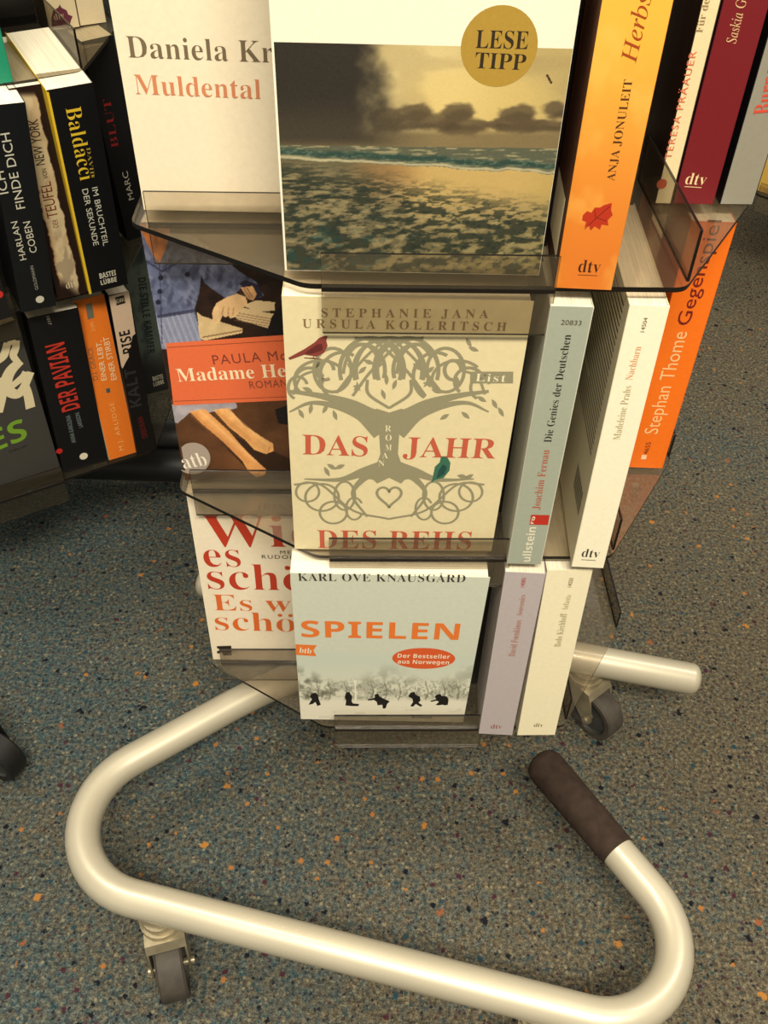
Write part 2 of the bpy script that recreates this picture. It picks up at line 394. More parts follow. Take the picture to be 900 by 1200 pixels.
# ------------------------------------------------------------ floor
def carpet():
    m = bpy.data.materials.new('speckled_carpet'); m.use_nodes = True; nt = m.node_tree; L = nt.links; b = nt.nodes['Principled BSDF']
    b.inputs['Roughness'].default_value = .95; b.inputs['Specular IOR Level'].default_value = .1
    tc = nt.nodes.new('ShaderNodeTexCoord')
    def N(t, **k):
        n = nt.nodes.new(t)
        for a, v in k.items():
            if a in n.inputs: n.inputs[a].default_value = v
            else: setattr(n, a, v)
        return n
    def noise(scale, det=2, off=0):
        mp = N('ShaderNodeMapping'); mp.inputs['Location'].default_value = (off, off * .7, 0); L.new(tc.outputs['Object'], mp.inputs[0])
        n = N('ShaderNodeTexNoise', Scale=scale, Detail=det); L.new(mp.outputs[0], n.inputs['Vector']); return n.outputs['Fac']
    def ramp(src, stops, const=False):
        r = N('ShaderNodeValToRGB'); cr = r.color_ramp
        if const: cr.interpolation = 'CONSTANT'
        while len(cr.elements) < len(stops): cr.elements.new(.5)
        for e, (p, c) in zip(cr.elements, stops): e.position = p; e.color = (*lin(c), 1)
        L.new(src, r.inputs['Fac']); return r.outputs['Color']
    def mix(f, a, c2):
        x = N('ShaderNodeMixRGB'); L.new(f, x.inputs[0]); L.new(a, x.inputs[1])
        if isinstance(c2, tuple): x.inputs[2].default_value = (*lin(c2), 1)
        else: L.new(c2, x.inputs[2])
        return x.outputs[0]
    g1, g2 = noise(680, 3), noise(260, 4, 13)
    gm = N('ShaderNodeMath', operation='MULTIPLY_ADD'); L.new(g2, gm.inputs[0]); gm.inputs[1].default_value = .55
    gs = N('ShaderNodeMath', operation='MULTIPLY'); L.new(g1, gs.inputs[0]); gs.inputs[1].default_value = .45; L.new(gs.outputs[0], gm.inputs[2]); grain = gm.outputs[0]
    warm = ramp(grain, [(.36, (46, 42, 35)), (.45, (72, 66, 54)), (.54, (94, 87, 70)), (.64, (122, 113, 90))])
    teal = ramp(grain, [(.36, (26, 36, 40)), (.45, (46, 61, 65)), (.54, (66, 80, 80)), (.64, (104, 110, 96))])
    big = noise(3.2, 2, 3.1); fine = noise(120, 4, 7)
    sx = N('ShaderNodeSeparateXYZ'); L.new(tc.outputs['Object'], sx.inputs[0])
    tealness = N('ShaderNodeMath', operation='MULTIPLY_ADD'); L.new(sx.outputs[0], tealness.inputs[0]); tealness.inputs[1].default_value = -.45; tealness.inputs[2].default_value = -.02  # cool colour cast put into the carpet's own colour, stronger towards the left
    ad = N('ShaderNodeMath', operation='ADD'); L.new(tealness.outputs[0], ad.inputs[0]); L.new(big, ad.inputs[1])
    a2 = N('ShaderNodeMath', operation='MULTIPLY_ADD'); L.new(fine, a2.inputs[0]); a2.inputs[1].default_value = 1.25; L.new(ad.outputs[0], a2.inputs[2])
    cr = N('ShaderNodeMapRange'); L.new(a2.outputs[0], cr.inputs[0]); cr.inputs[1].default_value = .95; cr.inputs[2].default_value = 1.45
    col = mix(cr.outputs[0], warm, teal)
    # flecks: coloured cells of a voronoi, wobbled
    def flecks(scale, thr, size, off, cols):
        mp = N('ShaderNodeMapping'); mp.inputs['Location'].default_value = (off, off * 1.3, off); L.new(tc.outputs['Object'], mp.inputs[0])
        wob = N('ShaderNodeTexNoise', Scale=scale * 4, Detail=1); L.new(mp.outputs[0], wob.inputs['Vector'])
        va = N('ShaderNodeVectorMath', operation='MULTIPLY_ADD'); L.new(wob.outputs['Color'], va.inputs[0]); va.inputs[1].default_value = (.28 / scale * 2,) * 3; L.new(mp.outputs[0], va.inputs[2])
        v = N('ShaderNodeTexVoronoi', Scale=scale); v.voronoi_dimensions = '3D'; L.new(va.outputs[0], v.inputs['Vector'])
        sp = N('ShaderNodeSeparateColor'); L.new(v.outputs['Color'], sp.inputs[0])
        g = N('ShaderNodeMath', operation='GREATER_THAN'); L.new(sp.outputs[0], g.inputs[0]); g.inputs[1].default_value = thr
        d = N('ShaderNodeMapRange'); L.new(v.outputs['Distance'], d.inputs[0]); d.inputs[1].default_value = size; d.inputs[2].default_value = size * .7
        mu = N('ShaderNodeMath', operation='MULTIPLY'); L.new(g.outputs[0], mu.inputs[0]); L.new(d.outputs[0], mu.inputs[1])
        return mu.outputs[0], ramp(sp.outputs[1], cols, True)
    for args in ((240, .70, .44, 1.0, [(0, (36, 38, 42)), (.4, (66, 48, 48)), (.6, (42, 66, 68)), (.8, (122, 114, 90))]),
                 (120, .86, .36, 5.0, [(0, (20, 24, 30)), (.4, (62, 34, 42)), (.7, (36, 60, 68)), (.85, (150, 100, 50))]),
                 (75, .93, .30, 9.0, [(0, (158, 108, 50)), (.3, (24, 24, 30)), (.75, (132, 78, 48))])):
        f, c = flecks(*args); col = mix(f, col, c)
    L.new(col, b.inputs['Base Color'])
    bp = N('ShaderNodeBump', Strength=.45, Distance=.0025); L.new(grain, bp.inputs['Height']); L.new(bp.outputs['Normal'], b.inputs['Normal'])
    return m
fl = MB(); fl.box((-4, -3, -.02), (4, 6, 0)); fl.build('floor', carpet(), kind='structure')

# ------------------------------------------------------------ book spinner
T3, T2, T1 = H - .673, H - .464, H - .255     # heights of the three tiers in view
A_, B_, HH = -.083, .120, .186                # pinwheel octagon of a tier
def octagon(inset=0):
    pts = []
    for k in range(4):
        c, s = math.cos(k * PI / 2), math.sin(k * PI / 2)
        for x in (A_ + inset * .4, B_ - inset * .4): y = -HH + inset; pts.append((x * c - y * s, x * s + y * c))
    return pts
def rounded(pts, r=.006, n=4):
    out = []; m = len(pts)
    for i in range(m):
        p = Vector((*pts[i], 0)); a = (Vector((*pts[i - 1], 0)) - p).normalized(); b = (Vector((*pts[(i + 1) % m], 0)) - p).normalized()
        for k in range(n + 1):
            t = k / n; q = p + a * r * (1 - t) ** 2 + b * r * t * t; out.append((q.x, q.y))
    return out
def tier(root, z, sheet=SMOKE, edge=EDGE, rail=SMOKE, panels=True, rail_end=.050):
    b = MB(); b.prism(rounded(octagon()), z - .003, z, 0, 1); tr = b.build('tray', [sheet, edge], root)
    def slab(name, x0, x1, y0, y1, z0, z1, mats, side, half):
        if half: x0, x1, y0, y1 = -x1, -x0, -y1, -y0
        b = MB(); b.box((x0, y0, z0), (x1, y1, z1), 0, side); return b.build(name, mats, tr, bevel=.0004)
    for half in (False, True):
        E6 = [1, 1, 0, 1, 0, 1]           # rim faces show the dark cut edge
        S6 = [1, 1, 1, 0, 1, 0]
        slab('label_rail', -.074, rail_end, -HH - .003, -HH - .001, z - .029, z + .019, [rail, edge], E6, half)
        slab('fold_strip', -.074, rail_end, -HH - .0032, -HH - .0006, z - .003, z, [edge], None, half)
        slab('label_rail', -.176, -.052, -.121, -.119, z - .026, z + .019, [rail, edge], E6, half)
        slab('fold_strip', -.176, -.052, -.1212, -.1192, z - .003, z + .0002, [edge], None, half)
        slab('end_rail', .184, .186, -.080, .060, z, z + .022, [SMOKE_D, edge], S6, half)
        slab('side_rail', .1215, .1235, -.180, -.055, z, z + .030, [SMOKE_D, edge], S6, half)
        if panels:
            hp = .2
            slab('divider_panel', -.083, .050, -.143, -.141, z, z + hp, [DARK], None, half)
            slab('divider_panel', .0500, .0515, -.143, -.055, z, z + hp, [DARK], None, half)
            slab('divider_panel', .0515, .121, -.050, -.048, z, z + hp, [DARK], None, half)
            slab('divider_panel', -.176, -.084, -.056, -.054, z, z + hp, [DARK], None, half)
            slab('divider_panel', .1215, .184, .052, .054, z, z + hp, [DARK], None, half)
    return tr
def caster(root, swivel, ang, tube_bottom=.075, metal=None, rubber=None):
    """swivel = (x, y) local to root; ang = direction in which the wheel trails"""
    R = .0285; c, s = math.cos(ang), math.sin(ang); tr = .0245
    def TP(p): return (swivel[0] + p[0] * c - p[1] * s, swivel[1] + p[0] * s + p[1] * c, p[2])
    f = MB()
    f.sweep([TP((0, 0, tube_bottom + .004)), TP((0, 0, tube_bottom - .004))], .016, 24)
    f.sweep([TP((0, 0, tube_bottom - .004)), TP((0, 0, tube_bottom - .010))], [.0185, .0185], 24)
    # fork crown and two cheeks
    V = []; zt = tube_bottom - .010
    for y in (-.0165, -.0145, .0145, .0165): pass
    crown = [(-.016, -.0165), (.020, -.0165), (.020, .0165), (-.016, .0165)]
    f.add([TP((x, y, zt)) for x, y in crown] + [TP((x + (.004 if x > 0 else 0), y, zt - .008)) for x, y in crown],
          [(0, 1, 2, 3), (7, 6, 5, 4), (0, 4, 5, 1), (1, 5, 6, 2), (2, 6, 7, 3), (3, 7, 4, 0)])
    for y0, y1 in ((-.0165, -.0148), (.0148, .0165)):
        prof = [(-.014, zt - .008), (.024, zt - .008), (tr + .007, R + .002), (tr + .004, R - .005), (tr - .005, R - .004)]
        n = len(prof); f.add([TP((x, y0, z)) for x, z in prof] + [TP((x, y1, z)) for x, z in prof],
              [tuple(range(n)), tuple(range(2 * n - 1, n - 1, -1))] + [(i, i + n, (i + 1) % n + n, (i + 1) % n) for i in range(n)])
    fk = f.build('caster_fork', metal or ZINC, root, smooth=True)
    def ringmesh(r0, prof, name, m, par):
        b = MB(); n = 40; V = []
        for k in range(n):
            a = 2 * PI * k / n
            for r, y in prof: V.append(TP((tr + r * math.cos(a), y, R + r * math.sin(a))))
        q = len(prof); b.add(V, [(k * q + j, k * q + (j + 1) % q, ((k + 1) % n) * q + (j + 1) % q, ((k + 1) % n) * q + j) for k in range(n) for j in range(q)])
        return b.build(name, m, par, smooth=True)
    w = .0115
    ringmesh(R, [(R - .007, -w), (R - .002, -w), (R, -w + .002), (R, w - .002), (R - .002, w), (R - .007, w)], 'tyre', rubber or TYRE, fk)
    hb = ringmesh(R, [(.0001, -w + .003), (.006, -w + .002), (.012, -w + .004), (R - .008, -w + .004), (R - .0068, -w + .001), (R - .0068, w - .001), (R - .008, w - .004), (.012, w - .004), (.006, w - .002), (.0001, w - .003)], 'wheel_hub', WHEELC, fk)
    ab = MB(); ab.sweep([TP((tr, -.0195, R)), TP((tr, .0195, R))], .0034, 12); ab.build('axle_bolt', ZINC, fk, smooth=True)
    return fk

rc = np.array([.031, .624]); ryaw = math.radians(2.0)
def spinner(label, c, yaw, group=None):
    r = bpy.data.objects.new('book_spinner', None); C.objects.link(r); r.location = (c[0], c[1], 0); r.rotation_euler = (0, 0, yaw)
    r['label'] = label; r['category'] = 'book rack'
    if group: r['group'] = group
    return r
def to_local(p, c, yaw):
    d = np.array(p[:2]) - c; return np.array([d[0] * math.cos(yaw) + d[1] * math.sin(yaw), -d[0] * math.sin(yaw) + d[1] * math.cos(yaw)])
rack = spinner('revolving paperback rack with smoked plastic trays on bent silver tube base', rc, ryaw)
for z in (T1, T2, T3): tier(rack, z)
cb = MB(); cb.sweep([(0, 0, .10), (0, 0, T1 + .23)], .016, 28); cb.build('column', ENAMEL, rack, smooth=True)
hb = MB(); hb.sweep([(0, 0, .072), (0, 0, .13)], .032, 32); hb.sweep([(0, 0, .160), (0, 0, .183)], [.03, .06], 32); hb.build('column_hub', ENAMEL, rack, smooth=True)
TZ = .09; TR = .0150
def LW(px, py, z=TZ): q = to_local(at_z(px, py, z), rc, ryaw); return (q[0], q[1], z)
hub = (0, 0, TZ)
def cross_at(a, b, c, d):
    a, b, c, d = (np.array(q[:2]) for q in (a, b, c, d)); t = np.linalg.solve(np.array([b - a, c - d]).T, c - a); q = a + (b - a) * t[0]; return (q[0], q[1], TZ)
lo0, lo1 = LW(200, 1064), LW(600, 1167)
path = fillet([hub, LW(293, 815), cross_at(LW(293, 815), LW(200, 866), lo0, lo1), cross_at(LW(637, 896), LW(723, 997), lo0, lo1), LW(723, 997)], [.5, .072, .064], 16)
tb = MB(); tb.sweep(path, TR, 28)
tb.sweep([hub, LW(811, 795.5)], TR * 1.06, 28, round_end=(False, True))
tb.sweep([hub, LW(240, 683)], TR * 1.06, 28, round_end=(False, True))
tb.build('base_tube', ENAMEL, rack, smooth=True)
g0 = Vector(LW(723, 997)); g1 = Vector(LW(637, 896)); gd = (g0 - g1).normalized()
gb = MB(); gb.sweep([g0 + gd * .001, g0 - gd * .002, g1 + gd * .002, g1], [TR * 1.06, TR * 1.09, TR * 1.2, TR * 1.14], 28, round_end=(False, True)); gb.build('rubber_grip', RUBBER, rack, smooth=True, label='dark brown rubber sleeve on the tube end')
sw = LW(185, 1063); caster(rack, sw[:2], math.radians(-75), tube_bottom=.076)
sw = LW(690, 775); caster(rack, sw[:2], math.radians(-52), tube_bottom=.076)
sw = LW(640, 1177); caster(rack, sw[:2], math.radians(-110), tube_bottom=.076)
q_ = LW(256, 686); caster(rack, (q_[0], q_[1]), math.radians(20), tube_bottom=.076)

# ------------------------------------------------------------ books of the front rack
BK = (48, 42, 34)
G1, G2, G3 = 'paperbacks on the upper tier in view', 'paperbacks on the middle tier', 'paperbacks on the lowest tier'

# --- sea cover, top centre
b = Book('white paperback with a photo of a stormy beach and a gold round sticker', G1, 'front', (334, 318), T1, .1365, .2, .026, yaw=1.0, cover=(236, 229, 205))
def sea(X, Y):
    yh = 170 + (X - 330) * .012
    n = fbm(X / 22, Y / 12, 3); c = np.ones(X.shape + (3,)) * (196, 176, 118)
    c = blend(c, ss(150, 60, np.hypot((X - 470), (Y - 95) * 1.3)) * .8, (236, 218, 160))
    c = blend(c, ss(90, 40, np.hypot((X - 560) * .8, (Y - 118) * 1.5)) * .55, (238, 210, 130))
    c = blend(c, ss(.45, .75, fbm(X / 60, Y / 25, 9)) * .35, (170, 150, 105))
    # cloud bank
    for cx, cy, rx, ry in ((487, 131, 20, 12), (537, 131, 20, 12), (500, 143, 50, 10), (545, 147, 45, 11), (606, 133, 24, 10), (600, 146, 45, 9), (652, 130, 20, 10), (640, 147, 40, 8), (455, 140, 22, 16)):
        d = np.hypot((X - cx) / rx, (Y - cy) / ry) + (n - .5) * 1.1; c = blend(c, ss(1.15, .65, d) * .85, (98, 84, 62))
        c = blend(c, ss(.9, .3, np.hypot((X - cx - 3) / rx, (Y - cy - 5) / ry) + (n - .5)) * .4, (66, 56, 44))
    c = blend(c, ss(148, 160, Y) * .8, (122, 106, 76))
    # dark squall at the left
    e = 445 + (fbm(X / 30, Y / 30, 5) - .5) * 40; d = ss(e + 22, e - 22, X) * ss(175, 160, Y + 0 * X)
    c = blend(c, d * .96, (46, 42, 38))
    d2 = ss(520, 440, X) * ss(105, 160, Y) * ss(180, 165, Y); c = blend(c, d2 * .6, (84, 76, 60))
    # sea
    s = (Y > yh); wv = fbm(X / 14, Y / 2.2, 11)
    g = np.ones_like(c) * (96, 100, 82); g = blend(g, ss(.5, .66, wv) * .8, (178, 168, 128))
    band = 177 + (X - 330) * .055 + (fbm(X / 20, 0 * Y, 2) - .5) * 5
    g = blend(g, ss(6, 1, np.abs(Y - band)) * .85, (44, 72, 66)); g = blend(g, ss(.55, .7, fbm(X / 5, Y / 2, 4)) * ss(7, 3, np.abs(Y - band)) * .5, (120, 140, 120))
    g = blend(g, ss(2.2, .6, np.abs(Y - band - 7)) * .8, (205, 196, 160))
    # wet sand
    bd = band + 9; sd = np.ones_like(c) * (112, 104, 78); k = ss(440, 500, X - (Y - 200) * .1) * ss(290, 215, Y)
    sd = blend(sd, k, (208, 178, 112)); sd = blend(sd, ss(60, 10, np.abs(X - 455)) * ss(250, 200, Y) * .5, (190, 140, 84))
    sd = blend(sd, ss(600, 660, X) * .3, (176, 160, 90)); sd = blend(sd, ss(230, 320, Y) * ss(430, 600, X) * .5, (150, 138, 82))
    dep = np.clip((Y - 190) / 120, .05, 1); fr = 1 / 13.
    q_ = np.log(np.clip(Y - 165, 5, None)) * 16; rp = fbm(X * fr * .9 + Y * .03, q_ * 1.3, 21); rp2 = fbm(X * fr * 2.2, q_ * 2.2 + X * .05, 31)
    amt = ss(192, 235, Y + (450 - X) * .18)
    sd = blend(sd, ss(.54, .45, rp) * amt * .85, (50, 56, 46)); sd = blend(sd, ss(.44, .33, rp2) * amt * .7, (40, 52, 46))
    sd = blend(sd, ss(.58, .7, rp) * amt * .5, (186, 170, 122)); sd = blend(sd, ss(.56, .66, fbm(X / 18, Y / 9, 41)) * ss(520, 380, X) * ss(240, 290, Y) * .5, (34, 74, 74))
    g = np.where((Y > bd)[..., None], sd, g)
    c = np.where(s[..., None], g, c)
    bx = dline(X, Y, (641, 88), (646, 97)); c = blend(c, bx < 1.3, (60, 40, 25))
    return (c * .9 + (vnoise(X * 1.3, Y * 1.3, 77)[..., None] - .5) * 10) * (1, .99, .96)
u0 = b.uv(321, 52)[0]; v1 = b.uv(495, 53)[1]
b.picture(sea, u0, b.w - .0002, .0003, v1, 330, 330)
b.disc((585, 55), 45, (166, 134, 54), 'round_sticker', label='gold round sticker')
b.text('LESE', (557, 56), (618, 57.5), (557, 35), (48, 38, 26), 'serif'); b.text('TIPP', (556, 79.5), (615, 82), (556, 61), (48, 38, 26), 'serif')

# --- yellow-orange spine, top
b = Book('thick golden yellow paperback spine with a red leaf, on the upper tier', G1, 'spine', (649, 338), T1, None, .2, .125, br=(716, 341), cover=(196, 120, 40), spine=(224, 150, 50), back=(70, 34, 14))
def herb(X, Y):
    t = ss(0, 340, Y); c = np.ones(X.shape + (3,)) * (232, 176, 66); c = blend(c, t, (214, 118, 42))
    xl = 683 - .1 * Y; k = (X - (686 - .108 * Y)) / 40
    c = blend(c, ss(.5, 0, k) * .5, (206, 120, 34)); c = blend(c, ss(.45, .75, fbm(X / 30, Y / 40, 3)) * .35, (236, 190, 96))
    return c
b.picture(herb, .0002, b.w - .0002, 0, b.h, 30, 160, 'spine_picture')
b.text('ANJA JONULEIT', (720, 211.7), (741.5, 93), (711, 210), (84, 48, 20), 'thin', name='author_lettering')
b.text('Herbst', (745, 74), (767, -17), (727, 71), (158, 66, 22), 'ital', name='title_lettering')
leaf = [(683, 252), (688, 247), (693, 249), (697, 243), (703, 243), (708, 240), (717, 237.5), (716, 246), (718, 252), (712, 258), (713, 264), (705, 263), (703, 269), (697, 265), (692, 270), (690, 264), (685, 266), (687, 260), (682, 258)]
b.poly(leaf, (176, 50, 26), 'leaf_emblem', label='red maple leaf emblem')
b.strokes([([(685, 268), (698, 256), (715, 241)], .8, False), ([(698, 256), (697, 246)], .6, False), ([(700, 255), (711, 259)], .6, False)], (120, 30, 16), 'leaf_veins', 2)
b.text('dtv', (677, 318.5), (702.6, 319.5), (677.5, 304), (64, 36, 20), 'thin', name='publisher_mark'); b.poly([(677, 321.5), (700, 322.5), (700, 323.2), (677, 322.2)], (64, 36, 20), 'underline')
b.put('barcode_label', np.array([(.008, .012), (.05, .012), (.05, .045), (.008, .045)]), np.array([(0, 1, 2), (0, 2, 3)]), (228, 214, 180), 1, 'back', label='white barcode label')

# --- left recess: cream cover
b = Book('cream paperback with a two-line dark and rust serif title, upper left pocket', G1, 'front', (169, 247), T1, .134, .2, .028, yaw=1.0, cover=(232, 218, 188))
b.text('Daniela Krien', (150.5, 67), (366, 75), (149, 42), (112, 98, 74), 'thin', name='author_lettering'); b.text('Muldental', (159, 110), (306, 116), (157, 87), (202, 128, 88), 'thin', name='title_lettering')

# --- right recess, upper tier
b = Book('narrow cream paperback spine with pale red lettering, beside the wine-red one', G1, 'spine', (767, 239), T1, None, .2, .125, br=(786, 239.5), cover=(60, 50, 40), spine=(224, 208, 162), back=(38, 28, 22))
b.text('TERESA PRÄAUER', (786.5, 186), (816.7, 60), (779, 184.5), (210, 108, 78), 'sans', .12, name='author_lettering'); b.text('Für den', (823, 38), (834, -9), (815, 36.5), (150, 132, 92), 'thin', name='title_lettering')
b.disc((775.5, 215.5), 6, (196, 92, 60), 'publisher_mark', label='small rust red dot')
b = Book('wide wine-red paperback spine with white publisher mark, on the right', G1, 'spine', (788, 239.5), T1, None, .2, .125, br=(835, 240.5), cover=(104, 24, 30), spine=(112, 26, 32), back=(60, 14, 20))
b.text('Saskia Go', (862, 51), (877, -8), (851, 48.5), (214, 180, 130), 'ital', name='author_lettering'); b.text('dtv', (802, 215.5), (826, 217), (802.5, 202), (226, 200, 150), 'thin', name='publisher_mark'); b.poly([(802, 218), (822, 219.3), (822, 220.1), (802, 218.8)], (226, 200, 150), 'underline')
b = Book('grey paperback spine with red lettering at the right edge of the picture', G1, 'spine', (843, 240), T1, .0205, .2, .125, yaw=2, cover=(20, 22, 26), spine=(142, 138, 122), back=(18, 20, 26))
b.text('Burns', (902, 133), (914, 78), (883.5, 131), (206, 74, 52), 'serif', name='title_lettering')

# --- tree cover, middle tier
b = Book('beige paperback with a grey knotwork tree and two small birds', G2, 'front', (344, 655), T2, None, .2, .030, br=(577, 656), tl=(330, 348), dy=.009, cover=(222, 208, 164))
GR = (146, 140, 110)
def Z5(P): return [(300 + x / 2.647, 320 + y / 2.647) for x, y in P]
def mir(P): return [(826 - x, y) for x, y in P]
S = []; sm = lambda P, n=28: [tuple(p) for p in smooth_path(P, n)]
def both(P, w, n=28): S.append((Z5(sm(P, n)), w, False)); S.append((Z5(sm(mir(P), n)), w, False))
def arc(cx, cy, rx, ry, a0, a1, w, n=26):
    S.append((Z5([(cx + rx * math.cos(math.radians(a)), cy - ry * math.sin(math.radians(a))) for a in np.linspace(a0, a1, n)]), w, False))
both([(413, 470), (350, 440), (290, 405), (200, 380), (104, 366)], [34, 22, 14, 8, 4])
both([(395, 490), (330, 440), (250, 412), (170, 402), (104, 430)], [30, 18, 9, 5, 2])
both([(413, 600), (340, 615), (260, 640), (150, 638)], [26, 15, 7, 2]); both([(390, 600), (330, 640), (300, 690), (345, 755)], [20, 9, 4, 3])
for i, (cx, rx, ry) in enumerate(((355, 95, 100), (385, 75, 92), (413, 110, 100), (441, 75, 92), (471, 95, 100), (330, 70, 80), (496, 70, 80))):
    arc(cx, 300, rx, ry, -18, 198, 4.4, 32)
for sx in (1, -1):
    mm = (lambda x: x) if sx == 1 else (lambda x: 826 - x)
    arc(mm(238), 300, 58, 68, 20, 380, 4, 30); arc(mm(215), 300, 26, 30, 0, 300, 4.2, 24); arc(mm(268), 320, 70, 75, 60, 240, 4); arc(mm(165), 335, 45, 42, 20, 230, 4); arc(mm(130), 355, 30, 35, 20, 250, 3.6); arc(mm(200), 330, 80, 60, 40, 180, 3.6); arc(mm(330), 330, 60, 110, 40, 170, 3.6)
    arc(mm(205), 695, 52, 42, 0, 360, 3.2, 30); arc(mm(240), 742, 42, 34, 0, 360, 3.2, 30); arc(mm(160), 678, 36, 30, 0, 360, 3, 24); arc(mm(275), 690, 32, 44, 0, 360, 3.2, 26); arc(mm(305), 730, 26, 34, 30, 330, 3)
both([(345, 330), (350, 375), (413, 418)], [3.4, 3.8, 3.4]); both([(300, 380), (360, 300), (450, 215), (520, 200)], 3.4); both([(250, 370), (330, 270), (400, 205)], 3.2)
both([(118, 655), (200, 655), (300, 735), (413, 762)], 3.2); both([(115, 375), (140, 320), (190, 300)], 3)
S.append((Z5([(413 + 38 * 1.0 * math.sin(t) ** 3, 690 - 2.2 * (13 * math.cos(t) - 5 * math.cos(2 * t) - 2 * math.cos(3 * t) - math.cos(4 * t))) for t in np.linspace(0, 2 * PI, 40)[:-1]]), 3.4, True))
b.strokes(S, GR, 'tree_drawing')
LV = []; nL = 0
def leaf_at(cx, cy, a, L=34, w=13):
    a = math.radians(a); q = [(cx + math.cos(a) * L * (t - .5) - math.sin(a) * w * s_ * math.sin(PI * t), cy + math.sin(a) * L * (t - .5) + math.cos(a) * w * s_ * math.sin(PI * t)) for s_, ts in ((.5, np.linspace(0, 1, 7)), (-.5, np.linspace(1, 0, 7)[1:-1])) for t in ts]
    V, T = poly2d(b.px(Z5(q))); LV.append((V, T))
for x, y, a in ((140, 435, 60), (170, 420, 100), (245, 440, 70), (215, 420, 120), (295, 290, 40), (330, 300, -40), (380, 285, -20), (350, 275, 20), (395, 375, 70), (430, 345, 110), (405, 330, 90), (160, 360, 20), (660, 215, 60), (675, 235, 20), (585, 445, 150), (650, 440, 40), (700, 390, 30), (760, 430, 60), (700, 320, -20), (235, 600, 30), (220, 615, 60), (260, 600, -20), (640, 630, 10), (660, 632, -30), (500, 290, 40), (540, 300, -40), (560, 365, 20), (740, 405, 60), (205, 335, 100), (625, 335, 80), (640, 285, 40), (190, 285, 120)): leaf_at(x, y, a)
for q in ([(340, 430), (375, 420), (413, 432), (451, 420), (486, 430), (455, 470), (444, 500), (440, 560), (450, 588), (500, 606), (560, 640), (500, 634), (462, 640), (450, 652), (413, 634), (376, 652), (364, 640), (326, 634), (266, 640), (326, 606), (376, 588), (386, 560), (382, 500), (371, 470)],
          [(665, 305), (798, 305), (797, 341), (664, 341)], [(300, 350), (311, 346), (313, 334), (318, 345), (332, 346), (321, 353), (325, 366), (314, 357), (302, 364), (307, 353)], [(517, 340), (528, 336), (530, 324), (535, 335), (549, 336), (538, 343), (542, 356), (531, 347), (519, 354), (524, 343)]):
    LV.append(poly2d(b.px(Z5(q))))
Vs = []; Ts = []
for V, T in LV: Ts.append(T + nL); Vs.append(V); nL += len(V)
b.put('tree_leaves', np.concatenate(Vs), np.concatenate(Ts), GR, 1.3)
RD = (192, 92, 66); BR_ = (136, 112, 72)
b.text('STEPHANIE JANA', (376.7, 371), (572, 372.5), (376.7, 361), BR_, 'serif', .28, name='author_lettering'); b.text('URSULA KOLLRITSCH', (354.8, 383.5), (592.8, 387.5), (354.8, 373.5), BR_, 'serif', .28, name='author_lettering')
b.text('DAS', (354.5, 532), (430.5, 534.5), (354.5, 509), RD, 'serif', name='title_lettering'); b.text('JAHR', (472, 535), (580, 537), (472, 512), RD, 'serif', name='title_lettering'); b.text('DES REHS', (372, 642), (551, 644), (371.5, 621), RD, 'serif', .03, name='title_lettering')
for ch, x, y in (('R', 410, 490), ('O', 411, 519), ('M', 411, 549), ('A', 400, 574), ('N', 389, 598)):
    (x0, y0), = Z5([(x, y)]); b.text(ch, (x0 - 3.6, y0), (x0 + 3.6, y0), (x0 - 3.6, y0 - 6.8), (230, 218, 178), 'thin', name='letter')
b.text('List', (557, 446.5), (592, 447.3), (557, 437.5), (232, 222, 184), 'thin', .08, name='publisher_mark')
b.poly(Z5([(222, 195), (212, 194), (196, 200), (182, 214), (150, 235), (100, 262), (105, 268), (150, 252), (190, 258), (212, 245), (222, 225), (218, 208)]), (132, 62, 52), 'red_bird', 2, label='red bird with a pointed tail')
b.poly(Z5([(190, 220), (205, 218), (207, 238), (170, 250), (150, 248)]), (96, 42, 38), 'bird_wing', 3)
b.strokes([(Z5([(178, 256), (182, 262), (150, 262), (202, 266)]), 1.1, False)], (110, 56, 44), 'bird_legs', 2)
b.poly(Z5([(574, 568), (592, 567), (603, 588), (600, 612), (582, 634), (556, 641), (543, 650), (549, 630), (555, 600), (570, 586)]), (58, 106, 84), 'green_bird', 2, label='small green bird')
b.poly(Z5([(580, 592), (592, 600), (585, 622), (560, 636), (566, 612)]), (36, 72, 66), 'bird_wing', 3)

